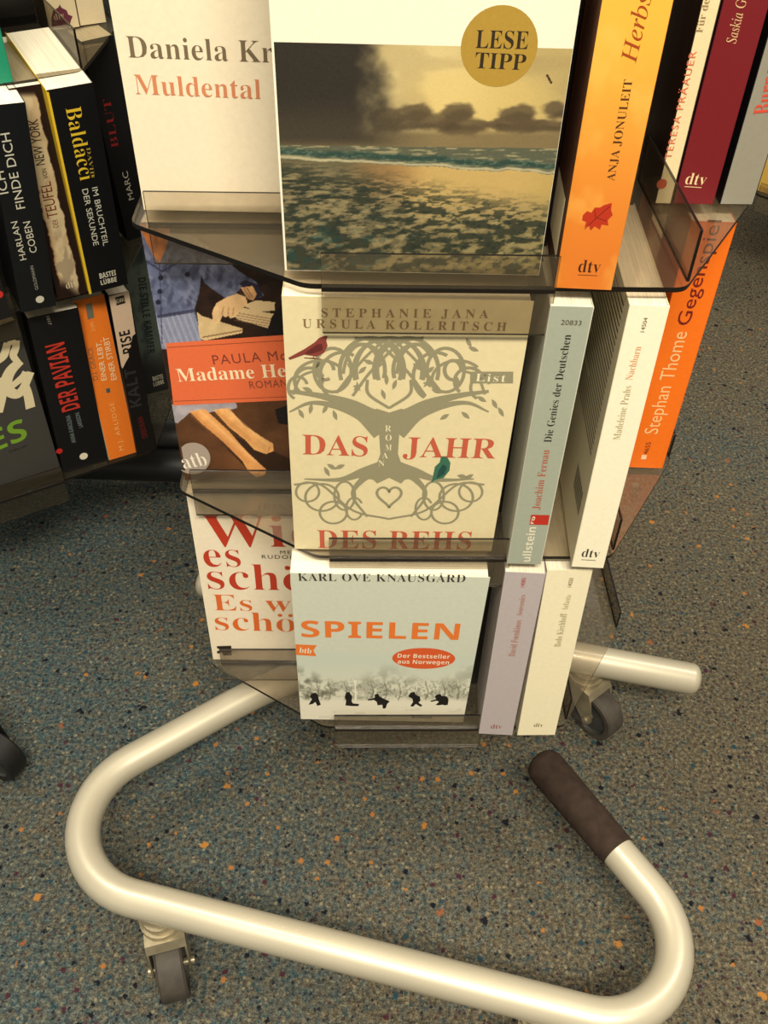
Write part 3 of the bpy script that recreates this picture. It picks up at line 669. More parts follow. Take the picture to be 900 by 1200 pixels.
# --- left recess, middle tier: woman in a blue dress
b = Book('paperback with a woman in a blue dress and an orange title band', G2, 'front', (217, 563), T2, .134, .2, .028, yaw=1.0, tl=(163, 262), cover=(60, 42, 30))
def madame(X, Y):
    def p(c, P, col, k=1., nz=.0, ns=10):
        m = inside(X, Y, P) * k; cc = np.ones_like(c) * np.array(col, float)
        if nz: cc = cc * (1 + nz * (fbm(X / ns, Y / ns, len(P))[..., None] - .5) * 2)
        return c * (1 - m[..., None]) + cc * m[..., None]
    n = fbm(X / 26, Y / 20, 5)[..., None]
    c = np.ones(X.shape + (3,)) * (46, 30, 22) * (.6 + .8 * n)
    c = p(c, [(222, 300), (260, 300), (345, 330), (345, 350), (300, 352), (250, 372), (225, 375)], (40, 26, 20), 1, .4)
    c = p(c, [(215, 352), (222, 352), (240, 400), (232, 400)], (96, 66, 38)); c = p(c, [(216, 355), (222, 353), (221, 366), (216, 368)], (196, 160, 100))
    c = p(c, [(150, 240), (200, 240), (199, 272), (198, 288), (187, 309), (178, 302), (164, 268)], (190, 116, 66), 1, .3)
    c = p(c, [(176, 262), (186, 268), (184, 292)], (140, 78, 44), .6)
    dress = [(160, 262), (166, 272), (180, 300), (187, 309), (194, 292), (199, 272), (228, 278), (255, 296), (280, 318), (300, 330), (309, 346), (303, 350), (290, 348), (284, 336), (268, 352), (240, 332), (236, 322), (233, 345), (228, 362), (234, 385), (238, 405), (150, 410)]
    c = p(c, dress, (92, 98, 124), 1, .25, 7)
    fold = ss(.55, .75, fbm(X / 6 + Y / 22, Y / 16, 8)) * inside(X, Y, dress); c = blend(c, fold * .6, (52, 54, 78))
    fold = ss(.58, .75, fbm(X / 9 - Y / 15, Y / 12, 18)) * inside(X, Y, dress); c = blend(c, fold * .5, (140, 146, 168))
    sk = inside(X, Y, [(184, 372), (226, 364), (234, 385), (238, 405), (180, 410)]); c = blend(c, sk * .8, (134, 138, 158))
    c = blend(c, sk * ss(.2, .6, np.sin((X * .9 - Y * .35))) * .35, (180, 182, 196)); c = blend(c, (dline(X, Y, (186, 371), (228, 364)) < 2) * .7, (40, 40, 60))
    c = blend(c, (dline(X, Y, (187, 309), (190, 402)) < .8) * .6, (50, 52, 76)); c = blend(c, (dline(X, Y, (172, 306), (190, 318)) < 1) * .7, (44, 46, 70)); c = blend(c, (dline(X, Y, (190, 318), (214, 304)) < 1) * .7, (44, 46, 70))
    for bx, by in ((188.5, 325.5), (187.5, 341.5), (185.5, 354), (219.5, 321.5)): c = blend(c, ss(3.6, 2.6, np.hypot(X - bx, Y - by)), (34, 34, 48))
    c = p(c, [(280, 332), (288, 328), (303, 334), (308, 346), (300, 352), (298, 342), (286, 338)], (38, 36, 52)); c = p(c, [(282, 337), (296, 335), (301, 345), (297, 352), (289, 350)], (206, 158, 108), 1, .15)
    for k in range(4): c = blend(c, (dline(X, Y, (280 + 3 * k, 340 - k), (287 + 3 * k, 351 - k)) < .7) * .7, (90, 66, 64))
    # table, open book and paper stack
    c = p(c, [(231, 366), (236, 370), (284, 385), (284, 390), (240, 399), (234, 396)], (204, 176, 128), 1, .1); c = blend(c, (dline(X, Y, (238, 395), (284, 387)) < .9) * .8, (120, 92, 60))
    c = p(c, [(284, 358), (300, 352), (322, 354), (322, 364), (300, 365)], (214, 190, 146)); c = p(c, [(272, 368), (282, 360), (322, 368), (322, 378), (316, 385), (278, 374)], (214, 188, 142))
    for k in range(4): c = blend(c, (dline(X, Y, (275, 366 + 3 * k), (320, 374 + 3 * k)) < .6) * .6, (120, 90, 60))
    c = p(c, [(288, 348), (290, 356), (280, 366), (274, 372), (270, 373), (268, 370), (264, 372), (261, 369), (257, 378), (252, 380), (249, 374), (249, 364), (254, 355), (266, 348), (278, 344)], (222, 184, 134), 1, .12)
    for q in (((262, 360), (260, 369)), ((268, 361), (267, 370)), ((274, 361), (273, 369))): c = blend(c, (dline(X, Y, *q) < .7) * .6, (150, 106, 70))
    c = p(c, [(318, 372), (350, 330), (350, 400), (310, 398)], (24, 20, 20)); c = p(c, [(350, 330), (470, 330), (470, 400), (350, 400)], (70, 52, 40), 1, .5)
    # lower picture
    lo = ss(466, 470, Y); g = np.ones_like(c) * (84, 54, 32) * (.55 + .9 * fbm(X / 40, Y / 30, 15)[..., None]); c = np.where((Y > 468)[..., None], g, c)
    c = p(c, [(200, 474), (276, 470), (278, 478), (262, 482), (222, 484), (208, 496), (203, 494)], (160, 152, 156), 1, .2)
    sh = [(240, 500), (300, 560), (345, 570), (345, 540), (300, 520)]; c = p(c, sh, (40, 26, 20), .7)
    c = p(c, [(222, 482), (240, 479), (268, 505), (290, 530), (303, 542), (312, 550), (310, 557), (300, 559), (291, 552), (284, 540), (262, 518), (236, 496)], (220, 156, 92), 1, .12)
    c = p(c, [(250, 480), (268, 478), (286, 498), (304, 510), (320, 520), (321, 528), (312, 532), (298, 527), (287, 515), (268, 500)], (226, 166, 100), 1, .12)
    for q in (((226, 486), (290, 541)), ((256, 484), (292, 515))): c = blend(c, ss(4.5, 1, dline(X, Y, *q)) * .35, (176, 112, 62))
    for q in (((234, 481), (300, 541)), ((266, 481), (312, 520))): c = blend(c, ss(3, .5, dline(X, Y, *q)) * .4, (244, 196, 136))
    for q in (((303, 556), (306, 550)), ((308, 555), (309, 550)), ((314, 530), (316, 524))): c = blend(c, (dline(X, Y, *q) < .6) * .6, (150, 90, 50))
    c = p(c, [(322, 480), (350, 470), (350, 500), (326, 496)], (28, 24, 22)); c = p(c, [(350, 470), (470, 470), (470, 600), (350, 600)], (54, 38, 28), 1, .4)
    return c + (vnoise(X * 1.1, Y * 1.1, 7)[..., None] - .5) * 9
b.picture(madame, .0002, b.w - .0002, .0002, b.h - .0002, 250, 370)
b.poly([(194.5, 402), (345, 391.5), (430, 388), (430, 466), (345, 468.5), (203.5, 475)], (216, 104, 62), 'title_band', 1, label='orange band across the cover')
b.strokes([([(196, 407), (428, 393)], .7, False), ([(204, 470), (428, 461)], .7, False)], (120, 62, 40), 'band_lines', 2)
b.text('PAULA McLAIN', (250.5, 427), (378, 418.5), (249.5, 416), (124, 60, 44), 'sans', .08, name='author_lettering', layer=3)
b.text('Madame Hemingway', (209, 447), (428, 437), (207.5, 432), (236, 216, 178), 'serif', name='title_lettering', layer=3); b.text('ROMAN', (293, 455), (337, 452.5), (293, 446.5), (130, 66, 48), 'sans', .06, name='lettering', layer=3)
cq = b.px([(214.5 + 0, 519)]); b.poly([(212.5, 524)] + [(226 + 20.5 * math.cos(t), 537 + 18.5 * math.sin(t)) for t in np.linspace(-2.0, 2.35, 26)] + [(217.5, 551.5)], (160, 146, 132), 'publisher_disc', 1, label='grey disc with white letters')
b.text('atb', (216, 549), (244, 545), (214, 533), (232, 224, 200), 'thin', name='publisher_mark')

# --- spines of the middle tier
b = Book('grey-green paperback spine with dark title above a small red square', G2, 'spine', (594, 661), T2, None, .2, .125, br=(634, 662), tl=(645, 360), cover=(200, 200, 180), spine=(158, 164, 146), back=(178, 176, 160))
b.text('ullstein', (621, 658), (628.5, 617.5), (611.5, 657), (222, 216, 190), 'bold', name='publisher_mark'); b.poly([(622.5, 603), (644, 603.5), (642, 615), (620.5, 614.5)], (180, 48, 34), 'red_square', label='red square mark')
b.text('ro', (625, 613.5), (627.5, 605), (620.5, 613), (230, 214, 180), 'bold', layer=3)
b.text('Joachim Fernau', (632.3, 597), (644.2, 527), (624, 595), (176, 90, 62), 'thin', name='author_lettering'); b.text('Die Genies der Deutschen', (646, 518), (669.5, 392), (637.5, 517), (44, 40, 34), 'thin', name='title_lettering'); b.text('20833', (657, 380), (681, 381), (657.3, 374.5), (92, 88, 74), 'sans')
b = Book('plain cream paperback spine with barcode on its left cover, middle tier', G2, 'spine', (669.5, 664.5), T2, None, .2, .130, br=(706.6, 666.5), tl=(737.5, 358.5), cover=(232, 224, 196), spine=(238, 230, 200), back=(220, 208, 176))
b.text('Madeleine Prahs', (726.5, 515), (740.3, 452), (718.5, 514), (176, 164, 122), 'thin', name='author_lettering'); b.text('Nachbarn', (741, 445), (752, 406), (733, 443.5), (216, 158, 112), 'thin', name='title_lettering')
b.text('14504', (755, 389), (759.5, 372), (750.5, 388), (110, 100, 76), 'sans'); b.text('dtv', (681, 652), (701.5, 653.5), (681.5, 642.5), (52, 44, 34), 'thin', name='publisher_mark'); b.poly([(681, 655.3), (698, 656.3), (698, 656.9), (681, 655.9)], (52, 44, 34), 'underline')
q = MB()
for i in range(26):
    z = .192 - i * .0042; y1 = .122 - (i % 5 == 4) * rng.uniform(.02, .06); q.add([(0, .012, z), (0, y1, z), (0, y1, z + .0011), (0, .012, z + .0011)], [(0, 3, 2, 1)])
for i in range(18): y = .012 + i * .0018; wv = .0005 + .0007 * ((i * 7) % 3 == 0); q.add([(0, y, .036), (0, y + wv, .036), (0, y + wv, .056), (0, y, .056)], [(0, 3, 2, 1)])
q.v = [(-b.T / 2 - .0002, y, z) for _, y, z in q.v]; q.build('blurb_and_barcode', ink((60, 52, 42)), b.root)
b = Book('bright orange paperback spine behind the cream one, above the carpet', G2, 'spine', (733, 548), T2, None, .2, .125, br=(776, 549.5), cover=(220, 100, 20), spine=(232, 112, 26), back=(200, 90, 20))
b.text('Stephan Thome', (770, 508.5), (805.6, 389), (755, 506), (238, 190, 130), 'sans', name='author_lettering'); b.text('Gegenspiel', (807.5, 381), (846, 258), (793, 378), (110, 26, 26), 'sans', name='title_lettering')
b.text('4655', (759, 532), (763, 518), (754, 531), (110, 40, 24), 'sans'); b.poly([(752, 533), (758, 533), (757, 538), (751, 538)], (236, 200, 160), 'small_square')

# --- lowest tier
b = Book('pale blue-green paperback with orange capitals and running winter figures', G3, 'front', (352, 849), T3, None, .2, .026, br=(543, 852), tl=(340, 672), dy=.005, cover=(208, 212, 192))
def spiel(X, Y):
    c = np.ones(X.shape + (3,)) * (204, 212, 194); c = blend(c, ss(770, 812, Y) * .8, (226, 222, 198))
    tr = ss(.36, .66, fbm(X / 10, Y / 7, 3)) * ss(786, 806, Y + 10 * np.sin(X / 17) + (X - 352) * .03) * ss(824, 818, Y); tr2 = tr * (.35 + .65 * ss(430, 370, X))
    c = blend(c, tr2 * .8, (96, 96, 78)); c = blend(c, (fbm(X / 2.2, Y / 2.2, 9) > .58) * ss(790, 808, Y) * ss(824, 819, Y) * .45, (90, 90, 74))
    for tx in (386, 372, 436, 452, 468, 500, 520, 536, 405): c = blend(c, (np.abs(X - tx - 1.5 * np.sin(Y / 4)) < .7) * ss(795, 803, Y) * (Y < 822) * .5, (80, 78, 62))
    c = blend(c, (np.abs(X - 416.5) < 1.2) * (Y > 797) * (Y < 822), (238, 236, 214)); c = blend(c, ss(816, 823, Y) * .95, (236, 230, 206))
    c = blend(c, ss(.58, .7, fbm(X / 14, Y / 4, 30)) * ss(826, 832, Y) * .25, (180, 178, 156))
    return c
b.picture(spiel, .0002, b.w - .0002, .0002, b.uv(450, 765)[1], 240, 130)
def Z7(P): return [(200 + x / 2.5, 560 + y / 2.5) for x, y in P]
figs = [[(412, 632), (424, 628), (432, 636), (434, 648), (440, 664), (430, 668), (424, 656), (416, 662), (404, 664), (410, 654), (414, 648), (408, 640)],
        [(514, 628), (524, 626), (527, 634), (532, 640), (530, 654), (534, 660), (552, 662), (550, 668), (530, 668), (512, 666), (514, 652), (510, 642)],
        [(598, 634), (608, 631), (612, 640), (628, 648), (642, 654), (634, 662), (630, 674), (622, 676), (620, 664), (606, 666), (604, 656), (596, 650), (578, 652), (578, 648), (598, 644)],
        [(704, 628), (714, 626), (718, 635), (730, 640), (732, 652), (726, 658), (738, 666), (732, 670), (718, 662), (710, 670), (702, 668), (710, 656), (708, 646), (696, 640), (698, 636)],
        [(780, 634), (790, 632), (794, 638), (810, 640), (814, 650), (812, 664), (804, 666), (796, 664), (784, 666), (776, 664), (786, 656), (780, 652), (762, 656), (762, 652), (778, 648), (774, 640)]]
for f_ in figs: b.poly(Z7(f_), (26, 24, 22), 'running_figure', 1, label='black silhouette of a running boy')
OR = (232, 122, 48)
b.text('KARL OVE KNAUSGÅRD', (349.5, 680.3), (545, 682), (349.2, 671.5), (58, 54, 44), 'thin', .03, name='author_lettering'); b.text('SPIELEN', (353.5, 746), (537, 749.5), (353, 727), OR, 'bold', .02, name='title_lettering')
b.poly(Z7([(366, 487), (428, 490), (418, 505), (427, 522), (368, 518)]), OR, 'publisher_flag', 1, label='orange swallow-tailed flag'); b.text('btb', (350.5, 764.5), (364.5, 765.7), (350.4, 758.2), (240, 232, 205), 'serif', name='publisher_mark')
b.disc((496.5, 771.5), 37, (218, 92, 44), 'oval_seal', ry=12, label='orange oval seal'); b.text('Der Bestseller', (465.8, 770.2), (527, 771.5), (465.8, 765.6), (240, 226, 196), 'bold', .02, layer=3); b.text('aus Norwegen', (465.8, 777), (526, 778.2), (465.8, 772.5), (240, 226, 196), 'bold', .02, layer=3)
b.text('Roman', (482, 841), (506, 841.6), (482, 837.5), (70, 66, 54), 'serif')
b = Book('cream paperback with a big red and orange serif title, lower left pocket', G3, 'front', (250, 773), T3, .134, .2, .028, yaw=1.0, tl=(218, 578), cover=(234, 220, 192))
R1, R2 = (184, 58, 34), (216, 104, 44)
b.text('Wie', (242, 640), (372, 641), (240, 603), R1, 'serif', .03, name='title_lettering'); b.text('es', (240.5, 664), (283, 664), (240, 635), R1, 'thin', name='title_lettering'); b.text('schön', (244.5, 690), (395, 693), (244, 660), R1, 'thin', name='title_lettering')
b.text('Es war', (251, 715), (383, 717.5), (250, 696.5), R2, 'thin', name='title_lettering'); b.text('schön', (253, 738), (375, 741), (252.5, 716.5), R2, 'thin', name='title_lettering')
b.text('MELITTA', (328.5, 649), (372, 649.6), (328.5, 645), (50, 40, 32), 'sans', .12); b.text('RUDOLPH', (307, 654.2), (358, 655), (307, 650), (50, 40, 32), 'sans', .12); b.text('IRINA', (302, 596.5), (346, 597.5), (302, 590.5), (196, 130, 100), 'serif', .12)
b.poly([(254, 757), (271, 756.5), (271.5, 768), (262, 768), (260, 764.5), (255, 766), (254, 763), (260, 761.5), (254.5, 759.5)], (44, 36, 28), 'publisher_mark')
b = Book('lavender-grey paperback spine on the lowest tier beside the black gap', G3, 'spine', (561, 860), T3, None, .2, .125, br=(600, 862), tl=(592, 671), cover=(176, 168, 170), spine=(180, 170, 168), back=(184, 176, 172))
b.text('David Foenkinos', (603.3, 769), (611.5, 727), (596, 768), (170, 108, 88), 'thin', name='author_lettering'); b.text('Souvenirs', (611.5, 721), (616, 697), (605.5, 720), (170, 108, 88), 'thin', name='title_lettering'); b.text('14085', (614.5, 688), (616.5, 677), (610, 687), (176, 60, 50), 'sans'); b.text('dtv', (575, 853.3), (588, 853.8), (575, 848.5), (150, 92, 78), 'thin', name='publisher_mark')
b = Book('pale yellow paperback spine at the right end of the lowest tier', G3, 'spine', (606, 862), T3, None, .2, .125, br=(650, 862), tl=(641, 669), cover=(232, 222, 188), spine=(236, 226, 190), back=(228, 218, 186))
b.text('Bodo Kirchhoff', (656.8, 757.5), (664.8, 718.5), (649.5, 756.5), (158, 148, 112), 'thin', name='author_lettering'); b.text('Infanta', (665, 714), (669.5, 697), (659, 713), (176, 160, 118), 'thin', name='title_lettering'); b.text('14020', (669.5, 688), (672, 677), (665, 687.4), (110, 96, 66), 'sans'); b.text('dtv', (625, 851.5), (636, 852), (625, 847), (130, 112, 76), 'thin', name='publisher_mark')

# ------------------------------------------------------------ neighbouring rack, back left
nyaw = math.radians(31)
fc = at_z(182, 527, T3)                       # front right corner of its lowest tray
def rotv(x, y, a): return np.array([x * math.cos(a) - y * math.sin(a), x * math.sin(a) + y * math.cos(a)])
nc = fc[:2] - rotv(B_, -HH, nyaw)
rack2 = spinner('black revolving book rack filled with crime paperbacks, behind on the left', nc, nyaw)
T1N = H - .272
SMOKE_X = acrylic('deep_smoked_acrylic', (.70, .66, .58), haze=.05)
for z in (T1N, T2, T3): tier(rack2, z, SMOKE_X if z == T1N else SMOKE_D, EDGE, SMOKE_D, rail_end=.018)
cb = MB(); cb.sweep([(0, 0, .05), (0, 0, T1 + .23)], .016, 24); cb.build('column', BLACKM, rack2, smooth=True)
bb = MB()
cf = to_local(at_z(-26, 872, .03), nc, nyaw); reach = float(np.hypot(*cf)); t0 = math.atan2(cf[1], cf[0])
for a in range(4):
    t = a * PI / 2 + t0; d = Vector((math.cos(t), math.sin(t), 0)); k = Vector((0, 0, .104))
    e = Vector((math.cos(t - .75), math.sin(t - .75), 0)) if a == 0 else d
    bb.sweep(fillet([k, e * reach * .8 + k, d * (reach + .02) + k], [.1], 10) if a == 0 else [k, d * .2 + k, d * (reach + .02) + k], .021, 20, round_end=(False, True))
fa, fb = (Vector((*to_local(at_z(x, y, .088), nc, nyaw), .088)) for x, y in ((40, 540), (300, 549)))
bb.sweep([fa, fb], .021, 20, round_end=(True, True))
bb.build('base_legs', BLACKM, rack2, smooth=True)
for a in range(4):
    t = a * PI / 2 + t0; caster(rack2, (math.cos(t) * reach, math.sin(t) * reach), t + 1, tube_bottom=.082, metal=BLACKM, rubber=BLACKM)

N1, N2, N3 = 'crime paperbacks on the upper tier of the left rack', 'crime paperbacks on the middle tier of the left rack', 'crime paperbacks on the lowest tier of the left rack'
b = Book('black paperback spine with white block lettering at the far left', N2, 'spine', (25, 367), T2, None, .19, .12, yaw=31, br=(65, 356), tl=(-20, 126), cover=(14, 15, 17), spine=(16, 18, 20))
LG = (196, 192, 172)
b.text('FINDE DICH', (29.5, 243.5), (11, 155), (19.5, 246), LG, 'sans', name='title_lettering'); b.text('ICH', (10, 226), (4, 200), (0, 228), LG, 'sans', name='title_lettering'); b.text('HARLAN', (31, 303.7), (20, 258.7), (23.7, 305), LG, 'sans', name='author_lettering'); b.text('COBEN', (43.5, 295), (35, 258.7), (35.5, 297), LG, 'sans', name='author_lettering')
b.text('GOLDMANN', (45, 339), (38.7, 311), (41.3, 339.7), (150, 146, 130), 'sans', name='publisher_mark'); b.disc((46.7, 350.7), 5, LG, 'publisher_disc')
b = Book('paperback spine with charred dark edges around a pale strip', N2, 'spine', (68, 352), T2, None, .19, .12, yaw=31, br=(103, 345), tl=(10, 105), cover=(40, 28, 20), spine=(46, 32, 24))
O_, w_ = b.O, b.w
def ny(X, Y):
    # distance across the spine in its own width
    xl = 8 + (Y - 105) * .243; wdt = 40 - (Y - 105) * .022; k = (X - xl) / wdt; e = .17 + .10 * (fbm(Y / 9, X * 0 + 1, 5) - .4) + .05 * (fbm(Y / 2.5, X / 6, 8) - .5); e2 = .80 - .14 * (fbm(Y / 11, X * 0, 15) - .4)
    m = ss(e, e + .05, k) * ss(e2 + .05, e2, k) * ss(106, 116, Y) * ss(346, 326, Y + 6 * np.sin(k * 6))
    c = np.ones(X.shape + (3,)) * (34, 20, 15); c = blend(c, m, (198, 178, 138)); c = blend(c, m * ss(.5, .7, fbm(X / 8, Y / 20, 2)) * .4, (168, 140, 100)); c = blend(c, ss(.12, 0, np.abs(k - e)) * .5 * m, (150, 84, 40))
    c = blend(c, m * ss(245, 300, Y) * ss(.5, .62, fbm(X / 7, Y / 13, 61)) * .5, (120, 104, 84)); return c
b.picture(ny, .0002, b.w - .0002, 0, b.h - .0002, 60, 240, 'spine_picture')
b.text('DER', (68.5, 266), (67, 256.5), (62.5, 266.5), (120, 62, 34), 'sans'); b.text('TEUFEL', (68, 254), (59, 212), (55.5, 255.5), (112, 52, 28), 'sans', name='title_lettering'); b.text('VON', (56.5, 208.5), (53.7, 197), (51, 209.5), (40, 28, 20), 'sans'); b.text('NEW YORK', (53, 192.5), (44, 139), (42, 194), (30, 24, 20), 'sans', name='title_lettering'); b.text('dtv', (78, 338.5), (91, 335), (77.5, 331), (200, 184, 148), 'thin', name='publisher_mark')
b = Book('black paperback spine with yellow title and yellow edge stripe', N2, 'spine', (105, 345), T2, None, .19, .12, yaw=31, br=(150, 333), tl=(54, 107), cover=(14, 14, 14), spine=(16, 16, 17), back=(214, 176, 40))
YL = (222, 186, 48)
b.poly([(54.2, 108), (57, 107.6), (107.5, 344), (104.5, 344.8)], YL, 'edge_stripe', label='yellow edge stripe')
b.text('Baldacci', (76.5, 127), (94, 212), (94, 123), YL, 'thin', name='author_lettering'); b.text('DAVID', (101, 173), (106.7, 208), (105.3, 172), (170, 146, 60), 'thin'); b.text('IM BRUCHTEIL', (107.5, 220), (121, 288), (114, 218.8), (206, 204, 184), 'sans', name='title_lettering'); b.text('DER SEKUNDE', (96, 222), (109.5, 288), (102.7, 220.8), (206, 204, 184), 'sans', name='title_lettering')
b.text('BASTEI', (117, 326.5), (136, 322), (116, 320.5), (214, 208, 186), 'bold', name='publisher_mark'); b.text('LÜBBE', (118.5, 334), (137, 329.5), (117.5, 328.5), (214, 208, 186), 'bold', name='publisher_mark')
b = Book('dark paperback spine with dim red letters, half hidden by the cream cover', N2, 'spine', (150, 283), T2, .03, .19, .12, yaw=35, tl=(95, 50), cover=(12, 12, 14), spine=(15, 14, 14))
b.text('BLUT', (139, 172), (129, 115), (131, 175), (110, 26, 24), 'thin', name='title_lettering'); b.text('MARC', (157, 233), (149, 200), (151, 235), (160, 156, 140), 'sans', name='author_lettering')
b = Book('emerald green paperback at the left border on the upper tray', N1, 'spine', (-30, 104), T1N, None, .19, .12, yaw=31, br=(13, 94), cover=(20, 110, 82), spine=(30, 128, 96))
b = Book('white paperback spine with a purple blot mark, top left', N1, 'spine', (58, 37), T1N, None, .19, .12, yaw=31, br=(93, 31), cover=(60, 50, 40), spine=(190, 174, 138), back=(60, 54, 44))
b.poly([(61, 32), (60, 22), (62, 12), (68, 9), (70, 5), (72, 9), (78, 12), (80, 17), (85, 19), (83, 24), (81, 33)], (84, 34, 46), 'publisher_blot', label='purple ink blot'); b.text('dtv', (64, 24), (76, 21.5), (63, 16), (196, 170, 140), 'thin', name='publisher_mark')
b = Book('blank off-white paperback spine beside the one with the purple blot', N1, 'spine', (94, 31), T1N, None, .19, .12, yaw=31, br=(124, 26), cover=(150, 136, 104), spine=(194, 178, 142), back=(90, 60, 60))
b = Book('black paperback spine with red distressed capitals, lowest tier', N3, 'spine', (75, 555), T3, None, .19, .12, yaw=31, br=(127, 541), tl=(32, 374), cover=(11, 10, 11), spine=(14, 13, 14))
b.text('DER PAVIAN', (94, 477.4), (75, 400), (73, 484), (176, 48, 34), 'bold', name='title_lettering'); b.text('ANNA KAROLINA', (89, 518), (82, 486), (84, 519.5), (110, 124, 120), 'sans', name='author_lettering'); b.text('LARSSON', (97, 500), (92.5, 483), (92.3, 501.3), (110, 124, 120), 'sans', name='author_lettering')
b.disc((98, 534.5), 5, (214, 206, 182), 'publisher_disc'); b.text('1017', (54, 371), (57, 381), (57.5, 370.3), (150, 146, 130), 'sans'); b.disc((69.5, 528.5), 4, (170, 36, 30), 'red_dot')
b = Book('orange paperback spine with white and grey capitals, lowest tier', N3, 'spine', (128, 540), T3, None, .19, .12, yaw=31, br=(160, 529), tl=(85, 354), cover=(60, 90, 84), spine=(226, 118, 36), back=(150, 158, 136))
WT = (234, 214, 170)
b.text('EINER STIRBT', (136.8, 444.3), (127.2, 394), (130.5, 446), WT, 'sans', name='title_lettering'); b.text('EINER LEBT,', (125, 445), (118.5, 399), (119, 446.5), WT, 'sans', name='title_lettering'); b.text('D.I. GRACE', (115, 444.5), (108, 406.5), (109.5, 446), (128, 96, 70), 'sans'); b.text('M.J. ARLIDGE', (145, 527), (133, 471), (140, 528), (236, 176, 100), 'sans', .1, name='author_lettering')
b.poly([(124, 455.5), (128.5, 454.5), (129.5, 459.5), (125, 460.5)], (60, 88, 84), 'small_square'); b.poly([(100, 357), (107.5, 354.5), (110.5, 372), (103, 374.5)], (104, 104, 88), 'grey_tab'); b.text('21594', (111.5, 387.5), (109.5, 377), (107.3, 388.5), (236, 176, 100), 'sans')
b = Book('paperback spine cream above and black below with a jagged border', N3, 'spine', (161, 533), T3, None, .19, .12, yaw=31, br=(181, 524), tl=(127, 347), cover=(14, 12, 12), spine=(17, 15, 15))
b.poly([(127.4, 347.5), (151, 341), (158, 388), (158.5, 391), (155, 394), (153, 407), (150, 411), (151, 418), (147, 425), (143.5, 432), (142, 429)], (204, 178, 150), 'pale_half', 1)
b.poly([(134.6, 348.5), (145, 345.5), (147, 355), (136.5, 358)], (30, 26, 24), 'publisher_box', 2); b.text('KiWi', (136.5, 355.6), (145.6, 353), (135.6, 350.8), (214, 196, 160), 'sans', name='publisher_mark', layer=3)
b.text('RISE', (156.5, 412), (151.5, 386), (144.5, 416), (24, 20, 18), 'bold', name='title_lettering', layer=3); b.text('KALT', (166, 475), (158.5, 430), (153, 478), (44, 42, 42), 'bold', name='title_lettering'); b.text('DEBORAH', (173, 512), (167, 488), (167, 514), (104, 26, 26), 'sans', name='author_lettering')
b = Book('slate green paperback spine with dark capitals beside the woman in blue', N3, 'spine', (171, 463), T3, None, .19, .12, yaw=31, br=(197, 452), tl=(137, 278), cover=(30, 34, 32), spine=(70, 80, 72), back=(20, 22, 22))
def kam(X, Y):
    n = fbm(X / 10, Y / 16, 4); c = np.ones(X.shape + (3,)) * (84, 94, 84); c = blend(c, ss(.45, .7, n), (60, 70, 64)); c = blend(c, ss(290, 330, Y) * 0 + ss(320, 280, Y) * .7, (34, 42, 40)); c = blend(c, ss(405, 440, Y + 8 * n) * .9, (28, 28, 28)); return c
b.picture(kam, .0002, b.w - .0002, 0, b.h - .0002, 40, 160, 'spine_picture')
b.text('DIE STILLE KAMMER', (161.5, 326), (173, 415), (170.5, 324), (28, 34, 34), 'bold', name='title_lettering'); b.text('BASTEI', (179.5, 446.5), (191.5, 443), (178.7, 441.5), (190, 184, 160), 'bold', name='publisher_mark'); b.text('LÜBBE', (180.5, 453), (192.5, 449), (179.7, 448.3), (190, 184, 160), 'bold', name='publisher_mark')
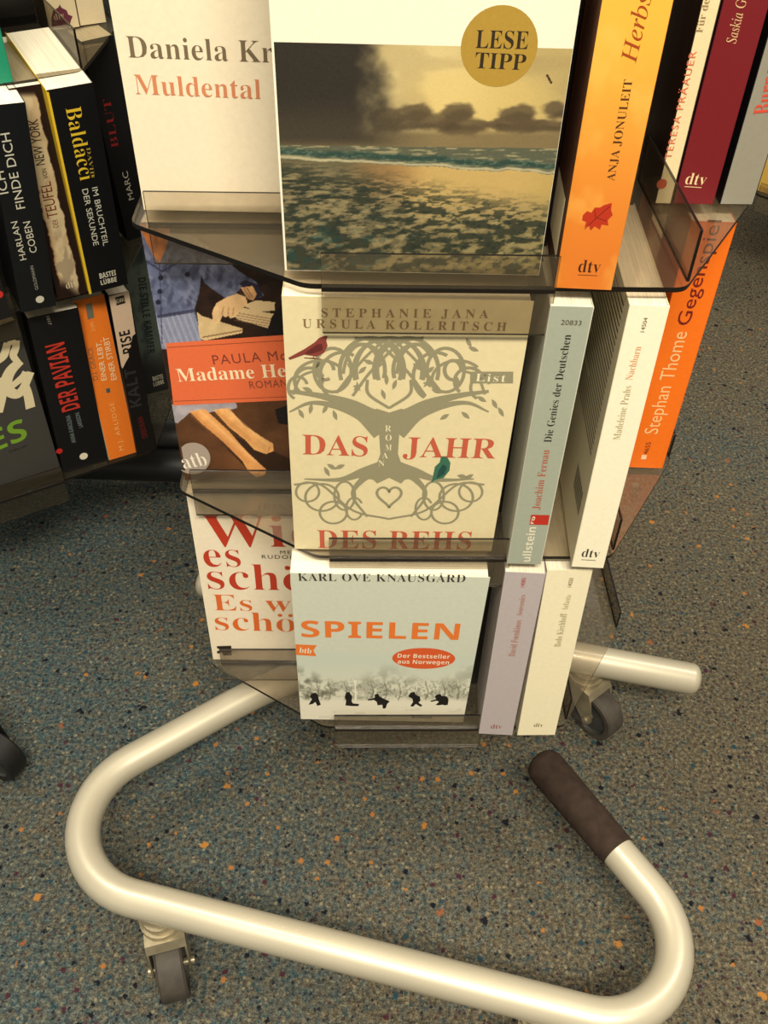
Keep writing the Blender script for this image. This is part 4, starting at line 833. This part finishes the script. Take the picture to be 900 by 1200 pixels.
# face-out cover in the front pocket of the lowest tier
b = Book('charcoal paperback cover with cream brush strokes and green capitals', N3, 'front', (72, 553), T3, .13, .19, .025, yaw=41, right_anchor=True, cover=(62, 60, 55))
b.text('ES', (-8, 530), (33, 513), (-12, 505), (112, 150, 44), 'bold', name='title_lettering')
def Z9(P): return [(x / 4.615, 360 + y / 4.615) for x, y in P]
b.strokes([(Z9(sm([(90, 180), (84, 220), (72, 262), (100, 300)])), [3.4, 4.4, 3], False), (Z9(sm([(40, 192), (20, 260), (-20, 300)])), [4, 4.5, 3], False), (Z9([(40, 195), (85, 185)]), 3, False), (Z9(sm([(112, 290), (60, 340), (34, 400), (45, 450), (90, 470), (125, 440), (165, 350)])), [4.6, 6, 6.5, 6, 5.5, 5, 4.4], False), (Z9(sm([(60, 430), (120, 380), (140, 350)])), [3.6, 4.2, 4], False), (Z9(sm([(130, 420), (150, 470), (165, 545)])), [5, 5, 5.4], False), (Z9(sm([(8, 380), (10, 480), (0, 570)])), [4, 5, 3], False)], (214, 200, 160), 'brush_strokes', 1)
b.text('THRILLER', (10, 531), (32, 523), (9, 529), (36, 34, 32), 'sans')
b = Book('black paperback cover with a red dot in the pocket at the left border', N2, 'front', (14, 372), T2, .13, .19, .025, yaw=33, right_anchor=True, cover=(22, 20, 20))
b.disc((-1, 345), 5, (180, 44, 34), 'red_dot')

# ------------------------------------------------------------ third rack, at the right border
tyaw = math.radians(-42)
lc = at_z(889, 227, T3 + .0)                 # left end of its front rail on the lowest tier
tcn = lc[:2] - rotv(-.074, -HH, tyaw)
rack3 = spinner('third revolving book rack just entering at the right border', tcn, tyaw)
for z in (T3, T2): tier(rack3, z, SMOKE_D, EDGE, SMOKE)
cb = MB(); cb.sweep([(0, 0, .05), (0, 0, T1 + .2)], .016, 24); cb.build('column', BLACKM, rack3, smooth=True)
bb = MB()
for a in range(3):
    t = math.radians(-10 + 55 * a); d = Vector((math.cos(t), math.sin(t), 0)); bb.sweep([Vector((0, 0, .105)), d * .14 + Vector((0, 0, .105))], .02, 20, round_end=(False, True))
bb.build('base_legs', BLACKM, rack3, smooth=True)
for a in range(3):
    t = math.radians(-10 + 55 * a); caster(rack3, (math.cos(t) * .12, math.sin(t) * .12), t, tube_bottom=.086, metal=BLACKM, rubber=BLACKM)
b = Book('yellow paperback cover on the third rack at the right border', None, 'front', (886, 224), T3, .13, .19, .025, yaw=-42, dy=.004, cover=(196, 158, 72))

# ------------------------------------------------------------ all the lettering
SPLIT = {'Ä': 'A', 'Ö': 'O', 'Ü': 'U', 'ä': 'a', 'ö': 'o', 'ü': 'u', 'Å': 'A'}
for bk, args, kw in PENDING:
    st = args[5] if len(args) > 5 else 'sans'
    for ch in args[0]:
        ch = SPLIT.get(ch, ch)
        if ch != ' ' and ch not in CHS[st]: CHS[st].append(ch)
build_glyphs()
for bk, args, kw in PENDING: bk.write(*args, **kw)
